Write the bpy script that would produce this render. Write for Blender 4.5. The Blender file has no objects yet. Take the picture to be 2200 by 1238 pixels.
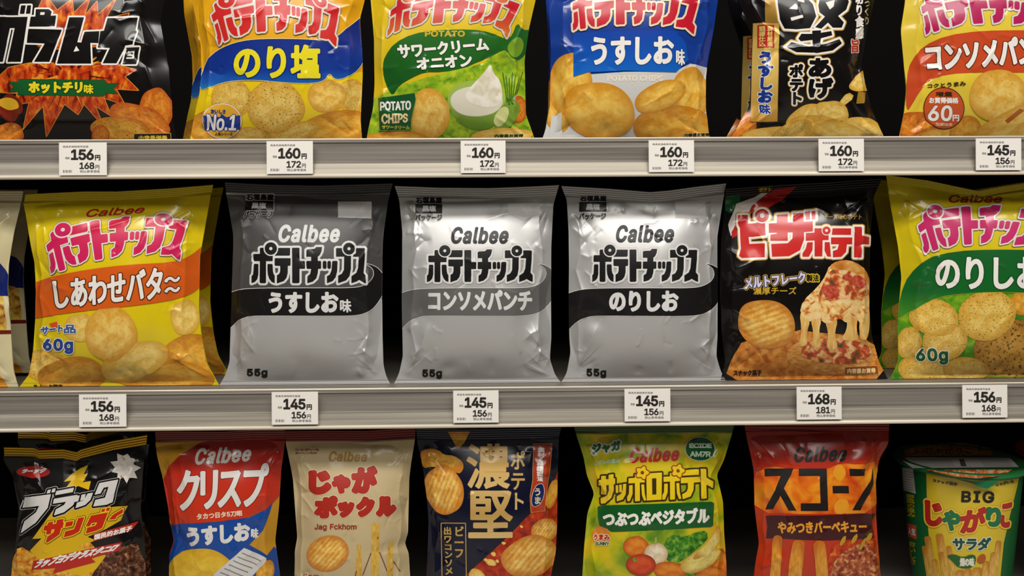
import bpy, math, os
import numpy as np
from mathutils import Matrix, Vector

# ------------------------------------------------------------------ camera, world, lights, exposure
SC = bpy.context.scene
COL = SC.collection
PW, PH = 2200.0, 1238.0
FPX = 1900.0                       # focal length in pixels of the 2200 px wide frame
HOR = 480.0                        # image row of the eye level
CAM = np.array([-0.018, -0.95, 0.0])
YAW, ROLL = math.radians(-1.05), math.radians(-0.33)
cam_data = bpy.data.cameras.new('camera')
cam_data.sensor_width = 36.0
cam_data.lens = FPX / PW * 36.0
cam_data.shift_y = -(PH / 2 - HOR) / PW
cam_data.clip_start = 0.02
cam = bpy.data.objects.new('camera', cam_data)
RM = Matrix.Rotation(YAW, 4, 'Z') @ Matrix.Rotation(math.pi / 2, 4, 'X') @ Matrix.Rotation(ROLL, 4, 'Z')
cam.matrix_world = Matrix.Translation(CAM) @ RM
COL.objects.link(cam)
SC.camera = cam
R3 = np.array(RM.to_3x3())

SC.view_settings.view_transform = 'Standard'
SC.view_settings.look = 'None'
SC.view_settings.gamma = 1.0
SC.view_settings.use_curve_mapping = False
SC.view_settings.exposure = -0.44

world = bpy.data.worlds.new('store_light')
SC.world = world
world.use_nodes = True
nt = world.node_tree
nt.nodes.clear()
w_out = nt.nodes.new('ShaderNodeOutputWorld')
w_bg = nt.nodes.new('ShaderNodeBackground')
w_tc = nt.nodes.new('ShaderNodeTexCoord')
w_sep = nt.nodes.new('ShaderNodeSeparateXYZ')
w_mr = nt.nodes.new('ShaderNodeMapRange')
w_ramp = nt.nodes.new('ShaderNodeValToRGB')
w_mr.inputs[1].default_value = -1.0
w_mr.inputs[2].default_value = 1.0
cr = w_ramp.color_ramp
cr.elements[0].position = 0.0
cr.elements[0].color = (0.16, 0.145, 0.125, 1)
cr.elements[1].position = 1.0
cr.elements[1].color = (0.42, 0.40, 0.37, 1)
e = cr.elements.new(0.5)
e.color = (0.035, 0.033, 0.03, 1)
e = cr.elements.new(0.62)
e.color = (0.08, 0.075, 0.07, 1)
nt.links.new(w_tc.outputs['Generated'], w_sep.inputs[0])
nt.links.new(w_sep.outputs['Z'], w_mr.inputs[0])
nt.links.new(w_mr.outputs[0], w_ramp.inputs[0])
nt.links.new(w_ramp.outputs[0], w_bg.inputs[0])
nt.links.new(w_bg.outputs[0], w_out.inputs[0])
w_bg.inputs[1].default_value = 0.9


def area_light(name, loc, target, sx, sy, power, color):
    l = bpy.data.lights.new(name, 'AREA')
    l.shape = 'RECTANGLE'
    l.size, l.size_y = sx, sy
    l.energy = power
    l.color = color
    o = bpy.data.objects.new(name, l)
    COL.objects.link(o)
    o.location = loc
    o.rotation_euler = (Vector(target) - Vector(loc)).to_track_quat('-Z', 'Y').to_euler()
    return o


WARM = (1.0, 0.965, 0.905)
area_light('ceiling_strip_lamp', (0.0, -0.90, 1.05), (0.0, 0.0, -0.05), 2.2, 0.16, 13, WARM)
area_light('ceiling_strip_lamp', (0.0, -2.5, 1.7), (0.0, 0.0, 0.0), 2.6, 0.4, 34, WARM)
area_light('ceiling_strip_lamp', (0.0, -1.7, 1.9), (0.0, -1.7, 0.0), 4.0, 0.5, 80, WARM)


# ------------------------------------------------------------------ pixel rays
def rays(px, py):
    px = np.asarray(px, float)
    py = np.asarray(py, float)
    d = np.stack([(px - PW / 2) / FPX, -(py - HOR) / FPX, -np.ones_like(px)], -1)
    return d @ R3.T


def on_plane_y(px, py, Y):
    d = rays(px, py)
    k = (Y - CAM[1]) / d[..., 1]
    return CAM + d * k[..., None]


def z_at(px, py, Y):
    return float(on_plane_y(px, py, Y)[2])


RAIL_Y = 0.0
RAIL_TOP = [z_at(1100, 296, 0), z_at(1100, 832.5, 0)]
RAIL_H = 0.0425
DECK = [RAIL_TOP[0] - 0.005, RAIL_TOP[1] - 0.0035]
DECK.append(DECK[1] - (DECK[0] - DECK[1]) - 0.004)
RAIL_TOP.append(DECK[2] - 0.0002)


# ------------------------------------------------------------------ materials (all procedural)
MATS = {}


def lin(c):
    c = np.array(c, float) / 255.0
    return tuple(np.where(c <= 0.04045, c / 12.92, ((c + 0.055) / 1.055) ** 2.4)) + (1.0,)


def newmat(key, rough=0.5, metal=0.0, coat=0.0, coat_rough=0.1, spec=0.3):
    m = bpy.data.materials.new(key)
    m.use_nodes = True
    b = m.node_tree.nodes['Principled BSDF']
    b.inputs['Roughness'].default_value = rough
    b.inputs['Metallic'].default_value = metal
    b.inputs['Coat Weight'].default_value = coat
    b.inputs['Coat Roughness'].default_value = coat_rough
    b.inputs['Specular IOR Level'].default_value = spec
    return m, m.node_tree, b


def ink(c, rough=0.24, metal=0.0, coat=0.5, coat_rough=0.09, var=0.06):
    """Film or ink of one colour, with a faint unevenness of the print."""
    key = 'ink_%02x%02x%02x_%d_%d_%d' % (c[0], c[1], c[2], rough * 100, metal * 100, coat * 100)
    if key in MATS:
        return MATS[key]
    m, t, b = newmat(key, rough, metal, coat, coat_rough)
    uv = t.nodes.new('ShaderNodeTexCoord')
    n = t.nodes.new('ShaderNodeTexNoise')
    n.inputs['Scale'].default_value = 60.0
    n.inputs['Detail'].default_value = 2.0
    mr = t.nodes.new('ShaderNodeMapRange')
    mr.inputs[3].default_value = 1.0 - var
    mr.inputs[4].default_value = 1.0 + var
    mx = t.nodes.new('ShaderNodeMix')
    mx.data_type = 'RGBA'
    mx.blend_type = 'MULTIPLY'
    mx.inputs[0].default_value = 1.0
    mx.inputs[6].default_value = lin(c)
    t.links.new(uv.outputs['Object'], n.inputs['Vector'])
    t.links.new(n.outputs['Fac'], mr.inputs[0])
    t.links.new(mr.outputs[0], mx.inputs[7])
    t.links.new(mx.outputs[2], b.inputs['Base Color'])
    MATS[key] = m
    return m


def grad(stops, axis=1, rough=0.24, coat=0.3, metal=0.0):
    """Printed colour run along one axis of the shape (0..1 of its own box; axis 1 runs downwards)."""
    key = 'print_run_' + '_'.join('%d%02x%02x%02x' % (int(p * 100), *c) for p, c in stops) + '_%d%d' % (axis, metal * 10)
    if key in MATS:
        return MATS[key]
    m, t, b = newmat(key[:60], rough, metal, coat, 0.12)
    uv = t.nodes.new('ShaderNodeUVMap')
    sep = t.nodes.new('ShaderNodeSeparateXYZ')
    rp = t.nodes.new('ShaderNodeValToRGB')
    set_ramp(rp, stops)
    t.links.new(uv.outputs[0], sep.inputs[0])
    t.links.new(sep.outputs[axis], rp.inputs[0])
    t.links.new(rp.outputs[0], b.inputs['Base Color'])
    MATS[key] = m
    return m


def set_ramp(rp, stops, interp='LINEAR'):
    c = rp.color_ramp
    c.interpolation = interp
    c.elements[0].position = stops[0][0]
    c.elements[0].color = lin(stops[0][1])
    c.elements[1].position = stops[-1][0]
    c.elements[1].color = lin(stops[-1][1])
    for p, col in stops[1:-1]:
        c.elements.new(p).color = lin(col)


def food(name, stops, scale=8.0, detail=4.0, interp='LINEAR', stretch=(1, 1), distort=0.6, rough=0.24, coat=0.3):
    """Printed food picture: several colours sorted by a noise."""
    if name in MATS:
        return MATS[name]
    m, t, b = newmat(name, rough, 0, coat, 0.12)
    uv = t.nodes.new('ShaderNodeUVMap')
    mp = t.nodes.new('ShaderNodeMapping')
    mp.inputs['Scale'].default_value = (stretch[0], stretch[1], 1)
    n = t.nodes.new('ShaderNodeTexNoise')
    n.inputs['Scale'].default_value = scale
    n.inputs['Detail'].default_value = detail
    n.inputs['Distortion'].default_value = distort
    rp = t.nodes.new('ShaderNodeValToRGB')
    set_ramp(rp, stops, interp)
    t.links.new(uv.outputs[0], mp.inputs[0])
    t.links.new(mp.outputs[0], n.inputs['Vector'])
    t.links.new(n.outputs['Fac'], rp.inputs[0])
    t.links.new(rp.outputs[0], b.inputs['Base Color'])
    MATS[name] = m
    return m


def chipmat(name, c1, c2, edge, speck=None, amount=0.36, ridges=0.0, scale=2.2, sscale=9.0):
    """Printed potato chip: two-tone noise, browner rim, optional specks and ridges (uv -1..1 over the chip)."""
    if name in MATS:
        return MATS[name]
    m, t, b = newmat(name, 0.24, 0, 0.3, 0.07)
    N, L = t.nodes.new, t.links.new
    uv = N('ShaderNodeUVMap')
    n = N('ShaderNodeTexNoise')
    n.inputs['Scale'].default_value = scale
    n.inputs['Detail'].default_value = 6
    n.inputs['Roughness'].default_value = 0.65
    rp = N('ShaderNodeValToRGB')
    set_ramp(rp, [(0.40, c1), (0.60, c2)])
    L(uv.outputs[0], n.inputs['Vector'])
    L(n.outputs['Fac'], rp.inputs[0])
    cur = rp.outputs[0]
    if ridges:
        w = N('ShaderNodeTexWave')
        w.inputs['Scale'].default_value = ridges
        w.inputs['Distortion'].default_value = 2.4
        w.inputs['Detail'].default_value = 2
        w.inputs['Detail Scale'].default_value = 1.5
        w.bands_direction = 'DIAGONAL'
        L(uv.outputs[0], w.inputs['Vector'])
        mr = N('ShaderNodeMapRange')
        mr.inputs[3].default_value = 0.80
        mr.inputs[4].default_value = 1.12
        L(w.outputs['Fac'], mr.inputs[0])
        mx = N('ShaderNodeMix')
        mx.data_type = 'RGBA'
        mx.blend_type = 'MULTIPLY'
        mx.inputs[0].default_value = 1
        L(cur, mx.inputs[6])
        L(mr.outputs[0], mx.inputs[7])
        cur = mx.outputs[2]
    ln = N('ShaderNodeVectorMath')
    ln.operation = 'LENGTH'
    L(uv.outputs[0], ln.inputs[0])
    mr = N('ShaderNodeMapRange')
    mr.inputs[1].default_value = 0.62
    mr.inputs[2].default_value = 1.05
    L(ln.outputs['Value'], mr.inputs[0])
    mx = N('ShaderNodeMix')
    mx.data_type = 'RGBA'
    L(mr.outputs[0], mx.inputs[0])
    L(cur, mx.inputs[6])
    mx.inputs[7].default_value = lin(edge)
    cur = mx.outputs[2]
    if speck:
        n2 = N('ShaderNodeTexNoise')
        n2.inputs['Scale'].default_value = sscale
        n2.inputs['Detail'].default_value = 2
        n2.inputs['Roughness'].default_value = 0.7
        L(uv.outputs[0], n2.inputs['Vector'])
        mr2 = N('ShaderNodeMapRange')
        mr2.inputs[1].default_value = amount
        mr2.inputs[2].default_value = amount - 0.035
        L(n2.outputs['Fac'], mr2.inputs[0])
        mx2 = N('ShaderNodeMix')
        mx2.data_type = 'RGBA'
        L(mr2.outputs[0], mx2.inputs[0])
        L(cur, mx2.inputs[6])
        mx2.inputs[7].default_value = lin(speck)
        cur = mx2.outputs[2]
    L(cur, b.inputs['Base Color'])
    MATS[name] = m
    return m


# ------------------------------------------------------------------ object helpers
def empty(name, loc, label=None, cat=None, group=None):
    o = bpy.data.objects.new(name, None)
    o.empty_display_size = 0.02
    COL.objects.link(o)
    o.location = [float(v) for v in loc]
    if label:
        o['label'] = label
    if cat:
        o['category'] = cat
    if group:
        o['group'] = group
    return o


def mesh_object(name, V, polys, mats, midx=None, uv=None, normals=None, parent=None, origin=(0, 0, 0), smooth=True):
    """polys: list of int arrays (n,k), one array for each polygon size."""
    origin = np.asarray(origin, float)
    me = bpy.data.meshes.new(name)
    V = np.asarray(V, float) - origin
    loops = np.concatenate([p.ravel() for p in polys]) if polys else np.zeros(0, int)
    sizes = np.concatenate([np.full(len(p), p.shape[1], int) for p in polys])
    starts = np.concatenate([[0], np.cumsum(sizes)[:-1]]) if len(sizes) else np.zeros(0, int)
    me.vertices.add(len(V))
    me.vertices.foreach_set('co', V.astype(np.float32).ravel())
    me.loops.add(len(loops))
    me.loops.foreach_set('vertex_index', loops.astype(np.int32))
    me.polygons.add(len(sizes))
    me.polygons.foreach_set('loop_start', starts.astype(np.int32))
    me.polygons.foreach_set('loop_total', sizes.astype(np.int32))
    for m in mats:
        me.materials.append(m)
    if midx is not None:
        me.polygons.foreach_set('material_index', np.asarray(midx, np.int32))
    me.polygons.foreach_set('use_smooth', np.full(len(sizes), bool(smooth)))
    if uv is not None:
        ul = me.uv_layers.new(name='UVMap')
        ul.data.foreach_set('uv', np.asarray(uv, np.float32)[loops].ravel())
    me.update(calc_edges=True)
    if normals is not None:
        me.normals_split_custom_set_from_vertices(np.asarray(normals, np.float32))
    o = bpy.data.objects.new(name, me)
    COL.objects.link(o)
    if parent is not None:
        o.parent = parent
    return o


def grid_quads(nr, nc, flip=False, off=0):
    i = np.arange(nr * nc).reshape(nr, nc) + off
    q = np.stack([i[1:, :-1], i[1:, 1:], i[:-1, 1:], i[:-1, :-1]], -1).reshape(-1, 4)
    return q[:, ::-1] if flip else q


def box(name, lo, hi, m, parent=None, origin=(0, 0, 0), bevel=0.0):
    x0, y0, z0 = lo
    x1, y1, z1 = hi
    V = np.array([(x, y, z) for z in (z0, z1) for y in (y0, y1) for x in (x0, x1)], float)
    F = np.array([(0, 2, 3, 1), (4, 5, 7, 6), (0, 1, 5, 4), (2, 6, 7, 3), (0, 4, 6, 2), (1, 3, 7, 5)])
    o = mesh_object(name, V, [F], [m], parent=parent, origin=origin, smooth=False)
    if bevel:
        b = o.modifiers.new('bevel', 'BEVEL')
        b.width = bevel
        b.segments = 3
    return o


# ------------------------------------------------------------------ glyphs
def _font(fname):
    try:
        p = os.path.join(bpy.utils.system_resource('DATAFILES'), 'fonts', fname)
        return bpy.data.fonts.load(p, check_existing=True)
    except Exception:
        return None


FONT_LATIN = _font('Inter.woff2')
FONT_CJK = _font('Noto Sans CJK Regular.woff2')
GLYPHS = {}


def glyph(ch):
    """(segments Nx2x2 in em units, advance)"""
    if ch in GLYPHS:
        return GLYPHS[ch]
    wide = ord(ch) > 0x2E00 or ch in '〜'
    f = FONT_CJK if wide else FONT_LATIN

    def outline(s):
        c = bpy.data.curves.new('glyph', 'FONT')
        if f:
            c.font = f
        c.body = s
        c.resolution_u = 5
        o = bpy.data.objects.new('glyph', c)
        COL.objects.link(o)
        bpy.context.view_layer.update()
        cu = o.to_curve(bpy.context.evaluated_depsgraph_get())
        segs = []
        for sp in cu.splines:
            bp = sp.bezier_points
            n = len(bp)
            if n < 2:
                continue
            pts = []
            for q in range(n):
                p0, p1 = bp[q], bp[(q + 1) % n]
                c4 = np.array([p0.co[:2], p0.handle_right[:2], p1.handle_left[:2], p1.co[:2]])
                straight = np.abs(np.cross(c4[3] - c4[0], c4[1] - c4[0])) + np.abs(np.cross(c4[3] - c4[0], c4[2] - c4[0])) < 1e-7
                for t in ([0.0] if straight else np.linspace(0, 1, 6)[:-1]):
                    pts.append((1 - t) ** 3 * c4[0] + 3 * (1 - t) ** 2 * t * c4[1] + 3 * (1 - t) * t * t * c4[2] + t ** 3 * c4[3])
            pts = np.array(pts)
            segs.append(np.stack([pts, np.roll(pts, -1, 0)], 1))
        o.to_curve_clear()
        bpy.data.objects.remove(o)
        bpy.data.curves.remove(c)
        return np.concatenate(segs) if segs else np.zeros((0, 2, 2))

    s = outline(ch)
    s2 = outline(ch + ch)
    adv = (s2[:, :, 0].max() - s[:, :, 0].max()) if len(s) else 0.25
    if wide and len(s):
        s = s / adv
        adv = 1.0
    elif len(s):
        s, adv = s / 0.70, adv / 0.70
    GLYPHS[ch] = (s, adv)
    return GLYPHS[ch]


def text_segments(string, vertical=False, gap=0.0, tight=False):
    """Segments of a whole string, normalised so that its tight box is 0..1 x 0..1 (y down)."""
    out = []
    x = 0.0
    for ch in string:
        if ch == ' ':
            x += 0.35
            continue
        s, adv = glyph(ch)
        s = s.copy()
        if tight and len(s) and not vertical:
            s[:, :, 0] -= s[:, :, 0].min()
            adv = s[:, :, 0].max() + 0.06
        if vertical:
            s[:, :, 1] -= x
            x += (1.0 if not tight else (s[:, :, 1].max() - s[:, :, 1].min()) + 0.06) + gap
        else:
            s[:, :, 0] += x
            x += adv + gap
        out.append(s)
    S = np.concatenate(out)
    lo = S.reshape(-1, 2).min(0)
    hi = S.reshape(-1, 2).max(0)
    S = (S - lo) / np.maximum(hi - lo, 1e-6)
    S[:, :, 1] = 1 - S[:, :, 1]
    asp = (hi - lo)[0] / max((hi - lo)[1], 1e-6)
    return S, asp


def split_segments(S, n=2):
    t = np.linspace(0, 1, n + 1)
    P = S[:, 0, None, :] * (1 - t)[None, :, None] + S[:, 1, None, :] * t[None, :, None]
    return np.stack([P[:, :-1], P[:, 1:]], 2).reshape(-1, 2, 2)


def quad_map(q):
    q = np.array(q, float)

    def f(p):
        u, v = p[..., 0:1], p[..., 1:2]
        return (q[0] * (1 - u) + q[1] * u) * (1 - v) + (q[3] * (1 - u) + q[2] * u) * v
    return f


def ribbon_map(us_top, top, us_bot, bot, v0=0.0, v1=1.0):
    top = np.array(top, float)
    bot = np.array(bot, float)

    def f(p):
        u, v = p[..., 0], (p[..., 1] - v0) / (v1 - v0)
        a = np.stack([np.interp(u, us_top, top[:, k]) for k in (0, 1)], -1)
        b = np.stack([np.interp(u, us_bot, bot[:, k]) for k in (0, 1)], -1)
        return a + (b - a) * v[..., None]
    return f


def poly_segments(pts, positive=True):
    p = np.array(pts, float)
    q = np.roll(p, -1, 0)
    area = np.sum(p[:, 0] * q[:, 1] - q[:, 0] * p[:, 1])
    if (area < 0) == positive:
        p = p[::-1]
        q = np.roll(p, -1, 0)
    return np.stack([p, q], 1)


def chaikin(pts, n=2, closed=True):
    p = np.array(pts, float)
    for _ in range(n):
        q = np.roll(p, -1, 0)
        p = np.stack([p * 0.75 + q * 0.25, p * 0.25 + q * 0.75], 1).reshape(-1, 2)
    return p


def ellipse_pts(cx, cy, rx, ry, rot=0.0, n=48, rough=0.0, seed=0):
    a = np.linspace(0, 2 * np.pi, n, endpoint=False)
    rng = np.random.RandomState(seed)
    r = np.ones(n)
    if rough:
        for k in range(2, 7):
            r += rough / k * 1.6 * rng.randn() * np.cos(k * a + rng.rand() * 6.28)
    c, s = math.cos(rot), math.sin(rot)
    x, y = rx * r * np.cos(a), ry * r * np.sin(a)
    return np.stack([cx + c * x - s * y, cy + s * x + c * y], 1)


def sdf(S, x0, y0, h, nx, ny, R):
    """Signed distance to closed contours given as directed segments, exact within R, on a lattice."""
    D = np.full((ny, nx), R * R, float)
    W = np.zeros((ny, nx + 1), np.int32)
    ys = y0 + h * np.arange(ny)
    xs = x0 + h * np.arange(nx)
    for (ax, ay), (bx, by) in S:
        i0 = max(int((min(ax, bx) - R - x0) / h), 0)
        i1 = min(int((max(ax, bx) + R - x0) / h) + 2, nx)
        j0 = max(int((min(ay, by) - R - y0) / h), 0)
        j1 = min(int((max(ay, by) + R - y0) / h) + 2, ny)
        if i1 > i0 and j1 > j0:
            dx, dy = bx - ax, by - ay
            L2 = dx * dx + dy * dy
            X = xs[i0:i1][None, :] - ax
            Y = ys[j0:j1][:, None] - ay
            t = np.clip((X * dx + Y * dy) / L2, 0, 1) if L2 > 0 else 0.0
            d = (X - t * dx) ** 2 + (Y - t * dy) ** 2
            np.minimum(D[j0:j1, i0:i1], d, out=D[j0:j1, i0:i1])
        if ay != by:
            lo, hi, sg = (ay, by, 1) if ay < by else (by, ay, -1)
            ja = max(int(math.ceil((lo - y0) / h)), 0)
            jb = min(int(math.ceil((hi - y0) / h)), ny)
            if jb > ja:
                jj = np.arange(ja, jb)
                xc = ax + (ys[jj] - ay) * (bx - ax) / (by - ay)
                ii = np.clip(np.ceil((xc - x0) / h).astype(int), 0, nx)
                np.add.at(W, (jj, ii), sg)
    inside = np.cumsum(W, 1)[:, :nx] != 0
    d = np.sqrt(D)
    return np.where(inside, -np.maximum(d, 1e-4), np.maximum(d, 1e-4))


B4 = 4


def iso_polys(F, x0, y0, h):
    """Polygons of the region F<0: coarse squares inside, marching squares along the border."""
    ny, nx = F.shape
    ins = F < 0
    N = ny * nx
    out = {3: [], 4: [], 5: [], 6: []}
    nby, nbx = (ny - 1) // B4, (nx - 1) // B4
    allin = np.ones((nby, nbx), bool)
    anyin = np.zeros((nby, nbx), bool)
    for dj in range(B4 + 1):
        for di in range(B4 + 1):
            s = ins[dj:dj + (nby - 1) * B4 + 1:B4, di:di + (nbx - 1) * B4 + 1:B4]
            allin &= s
            anyin |= s
    cj, ci = np.nonzero(allin)
    j, i = cj * B4, ci * B4
    idx = lambda jj, ii: jj * nx + ii
    if len(j):
        out[4].append(np.stack([idx(j + B4, i), idx(j + B4, i + B4), idx(j, i + B4), idx(j, i)], 1))
    bj, bi = np.nonzero(anyin & ~allin)
    if len(bj):
        dj, di = np.meshgrid(np.arange(B4), np.arange(B4), indexing='ij')
        j = (bj[:, None] * B4 + dj.ravel()[None]).ravel()
        i = (bi[:, None] * B4 + di.ravel()[None]).ravel()
        cs = [ins[j + 1, i], ins[j + 1, i + 1], ins[j, i + 1], ins[j, i]]
        code = cs[0] * 1 + cs[1] * 2 + cs[2] * 4 + cs[3] * 8
        for k in range(1, 16):
            sel = code == k
            if not sel.any():
                continue
            J, I = j[sel], i[sel]
            cid = [idx(J + 1, I), idx(J + 1, I + 1), idx(J, I + 1), idx(J, I)]
            eid = [N + idx(J + 1, I), 2 * N + idx(J, I + 1), N + idx(J, I), 2 * N + idx(J, I)]
            poly = []
            for a in range(4):
                ia, ib = (k >> a) & 1, (k >> ((a + 1) % 4)) & 1
                if ia:
                    poly.append(cid[a])
                if ia != ib:
                    poly.append(eid[a])
            out[len(poly)].append(np.stack(poly, 1))
    polys = [np.concatenate(v) for v in out.values() if v]
    if not polys:
        return None
    ids = np.unique(np.concatenate([p.ravel() for p in polys]))
    kind, base = ids // N, ids % N
    J, I = base // nx, base % nx
    X = x0 + h * I.astype(float)
    Y = y0 + h * J.astype(float)
    m = kind == 1
    if m.any():
        a, b = F[J[m], I[m]], F[J[m], I[m] + 1]
        X[m] += h * np.clip(a / (a - b), 0.001, 0.999)
    m = kind == 2
    if m.any():
        a, b = F[J[m], I[m]], F[J[m] + 1, I[m]]
        Y[m] += h * np.clip(a / (a - b), 0.001, 0.999)
    polys = [np.searchsorted(ids, p) for p in polys]
    return X, Y, polys


# ------------------------------------------------------------------ printed layers on a surface
LIFT0, LIFT = 0.00022, 0.00010


class Part:
    """A printed part: layers of ink on a surface, joined into one mesh."""

    def __init__(self, surf, name, label=None, parent=None):
        self.surf, self.name, self.label, self.parent = surf, name, label, parent
        self.V, self.N, self.UV, self.P, self.M, self.mats = [], [], [], [], [], []
        self.nv = 0
        self.obj = None
        self.split = name in ('chip_picture', 'stick_picture', 'potato_stick_picture', 'vegetable_picture', 'snack_picture') or (
            isinstance(surf, Bag) and name in ('small_print', 'small_lettering', 'side_lettering', 'flavour_lettering'))
        surf.parts.append(self)

    def layer(self, F, x0, y0, h, mat, lift, uvmode, clip=True):
        s = self.surf
        ny, nx = F.shape
        if clip:
            gx, gy = np.meshgrid(x0 + h * np.arange(0, nx + 3, 4), y0 + h * np.arange(0, ny + 3, 4))
            c = s.edge(gx, gy)
            jj = np.arange(ny) / 4.0
            ii = np.arange(nx) / 4.0
            j0 = np.minimum(jj.astype(int), c.shape[0] - 2)
            i0 = np.minimum(ii.astype(int), c.shape[1] - 2)
            fj, fi = (jj - j0)[:, None], (ii - i0)[None]
            cc = (c[j0][:, i0] * (1 - fj) * (1 - fi) + c[j0 + 1][:, i0] * fj * (1 - fi)
                  + c[j0][:, i0 + 1] * (1 - fj) * fi + c[j0 + 1][:, i0 + 1] * fj * fi)
            F = np.maximum(F, cc)
        r = iso_polys(F, x0, y0, h)
        if r is None:
            return
        X, Y, polys = r
        P, Nn = s.project(X, Y)
        P = P + Nn * (LIFT0 + LIFT * lift)
        run = mat.name.startswith('print_run')
        if uvmode is None and not run:
            uv = np.stack([X / 100.0, Y / 100.0], 1)
        elif run or uvmode == 'box':
            uv = np.stack([(X - X.min()) / max(np.ptp(X), 1e-6), (Y - Y.min()) / max(np.ptp(Y), 1e-6)], 1)
            if not run:
                uv = uv * 2 - 1
        else:
            cx, cy, rx, ry, rot = uvmode[:5]
            c, sn = math.cos(rot), math.sin(rot)
            dx, dy = X - cx, Y - cy
            uv = np.stack([(c * dx + sn * dy) / rx, (-sn * dx + c * dy) / ry], 1)
            if len(uvmode) > 5:
                uv = uv + 0.0
        if mat not in self.mats:
            self.mats.append(mat)
        k = self.mats.index(mat)
        for p in polys:
            self.P.append(p + self.nv)
            self.M.append(np.full(len(p), k))
        self.V.append(P)
        self.N.append(Nn)
        self.UV.append(uv)
        self.nv += len(P)

    def contours(self, S, mat, lift, r=0.0, outlines=(), h=0.62, uvmode=None, cut=None):
        """S: directed segments in photo pixels. outlines: (extra radius, material) from the outside in."""
        if self.split and self.nv:
            q = Part(self.surf, self.name, self.label, self.parent)
            return q.contours(S, mat, lift, r, outlines, h, uvmode, cut)
        if self.split:                                # overlapping prints of one picture keep apart
            self.surf.count = getattr(self.surf, 'count', 0) + 1
            lift = lift + 0.3 * (self.surf.count % 4)
        R = max([r] + [r + o[0] for o in outlines]) + 2.0
        lo = S.reshape(-1, 2).min(0) - R - 2
        hi = S.reshape(-1, 2).max(0) + R + 2
        lo = np.maximum(lo, [-60, -60])
        hi = np.minimum(hi, [2270, 1300])
        if (hi <= lo + 2).any():
            return self
        nx = int((hi[0] - lo[0]) / h / B4 + 2) * B4 + 1
        ny = int((hi[1] - lo[1]) / h / B4 + 2) * B4 + 1
        F = sdf(S, lo[0], lo[1], h, nx, ny, R)
        if cut is not None:
            F = cut(F, lo[0], lo[1], h, nx, ny, R)
        for k, (extra, om) in enumerate(outlines):
            self.layer(F - (r + extra), lo[0], lo[1], h, om, lift + k, uvmode)
        self.layer(F - r, lo[0], lo[1], h, mat, lift + len(outlines), uvmode)
        return self

    def poly(self, pts, mat, lift=0, smooth=0, r=0.0, outlines=(), uvmode=None, h=0.5, z=True):
        p = self.surf.z(pts) if z else np.array(pts, float)
        if smooth:
            p = chaikin(p, smooth)
        return self.contours(poly_segments(p), mat, lift, r, outlines, h, uvmode)

    def polys(self, plist, mat, lift=0, r=0.0, outlines=(), holes=(), smooth=0, h=0.62, uvmode=None, fmap=None):
        f = fmap or self.surf.z
        S = []
        for p in plist:
            q = np.array(p, float)
            if smooth:
                q = chaikin(q, smooth)
            S.append(split_segments(poly_segments(q), 3))
        S = f(np.concatenate(S))
        a = None
        if holes:
            H = f(np.concatenate([poly_segments(p) for p in holes]))

            def cut(F, x0, y0, hh, nx, ny, R):
                return np.maximum(F, -sdf(H, x0, y0, hh, nx, ny, R))
            a = cut
        S = np.concatenate([S])
        return self.contours(S, mat, lift, r, outlines, h, uvmode, cut=a)

    def ellipse(self, cx, cy, rx, ry, mat, lift=0, rot=0.0, rough=0.0, seed=0, outlines=(), h=0.54, local=True, r=0.0):
        c = self.surf.z([(cx, cy)])[0]
        k = self.surf.zs
        pts = ellipse_pts(c[0], c[1], rx / k, ry / k, rot, 56, rough, seed)
        rng = np.random.RandomState(seed + 77)
        um = (c[0], c[1], rx / k, ry / k, rot)
        return self.contours(poly_segments(pts), mat, lift, r, outlines, h, um if local else None)

    def text(self, string, quad, mat, lift=0, w=0.0, outlines=(), vertical=False, gap=0.0, tight=False, h=0.55, fmap=None, slant=0.0, z=True):
        """quad: (x0,y0,x1,y1) or four corners TL TR BR BL, of the finished letters."""
        S, asp = text_segments(string, vertical, gap, tight)
        if slant:
            S[:, :, 0] += slant * (1 - S[:, :, 1])
            S[:, :, 0] /= (1 + slant)
        S = split_segments(S, 2)
        if fmap is None:
            if len(quad) == 4 and not hasattr(quad[0], '__len__'):
                x0, y0, x1, y1 = quad
                quad = [(x0, y0), (x1, y0), (x1, y1), (x0, y1)]
            q = self.surf.z(quad) if z else np.array(quad, float)
            c = q.mean(0)
            ex = (q[1] - q[0] + q[2] - q[3])
            ex /= np.linalg.norm(ex)
            ey = (q[3] - q[0] + q[2] - q[1])
            ey /= np.linalg.norm(ey)
            sg = [(-1, -1), (1, -1), (1, 1), (-1, 1)]
            q = np.array([p - w * (a * ex + b * ey) for p, (a, b) in zip(q, sg)])
            fmap = quad_map(q)
        return self.contours(fmap(S), mat, lift, w, outlines, h)

    def build(self, parent):
        if not self.V:
            return None
        bysize = {}
        for p, m in zip(self.P, self.M):
            bysize.setdefault(p.shape[1], []).append((p, m))
        polys = [np.concatenate([a for a, _ in v]) for v in bysize.values()]
        midx = np.concatenate([np.concatenate([m for _, m in v]) for v in bysize.values()])
        o = mesh_object(self.name, np.concatenate(self.V), polys, self.mats, midx, np.concatenate(self.UV),
                        np.concatenate(self.N), parent, self.surf.origin)
        if self.label:
            o['label'] = self.label
        self.obj = o
        return o


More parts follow.
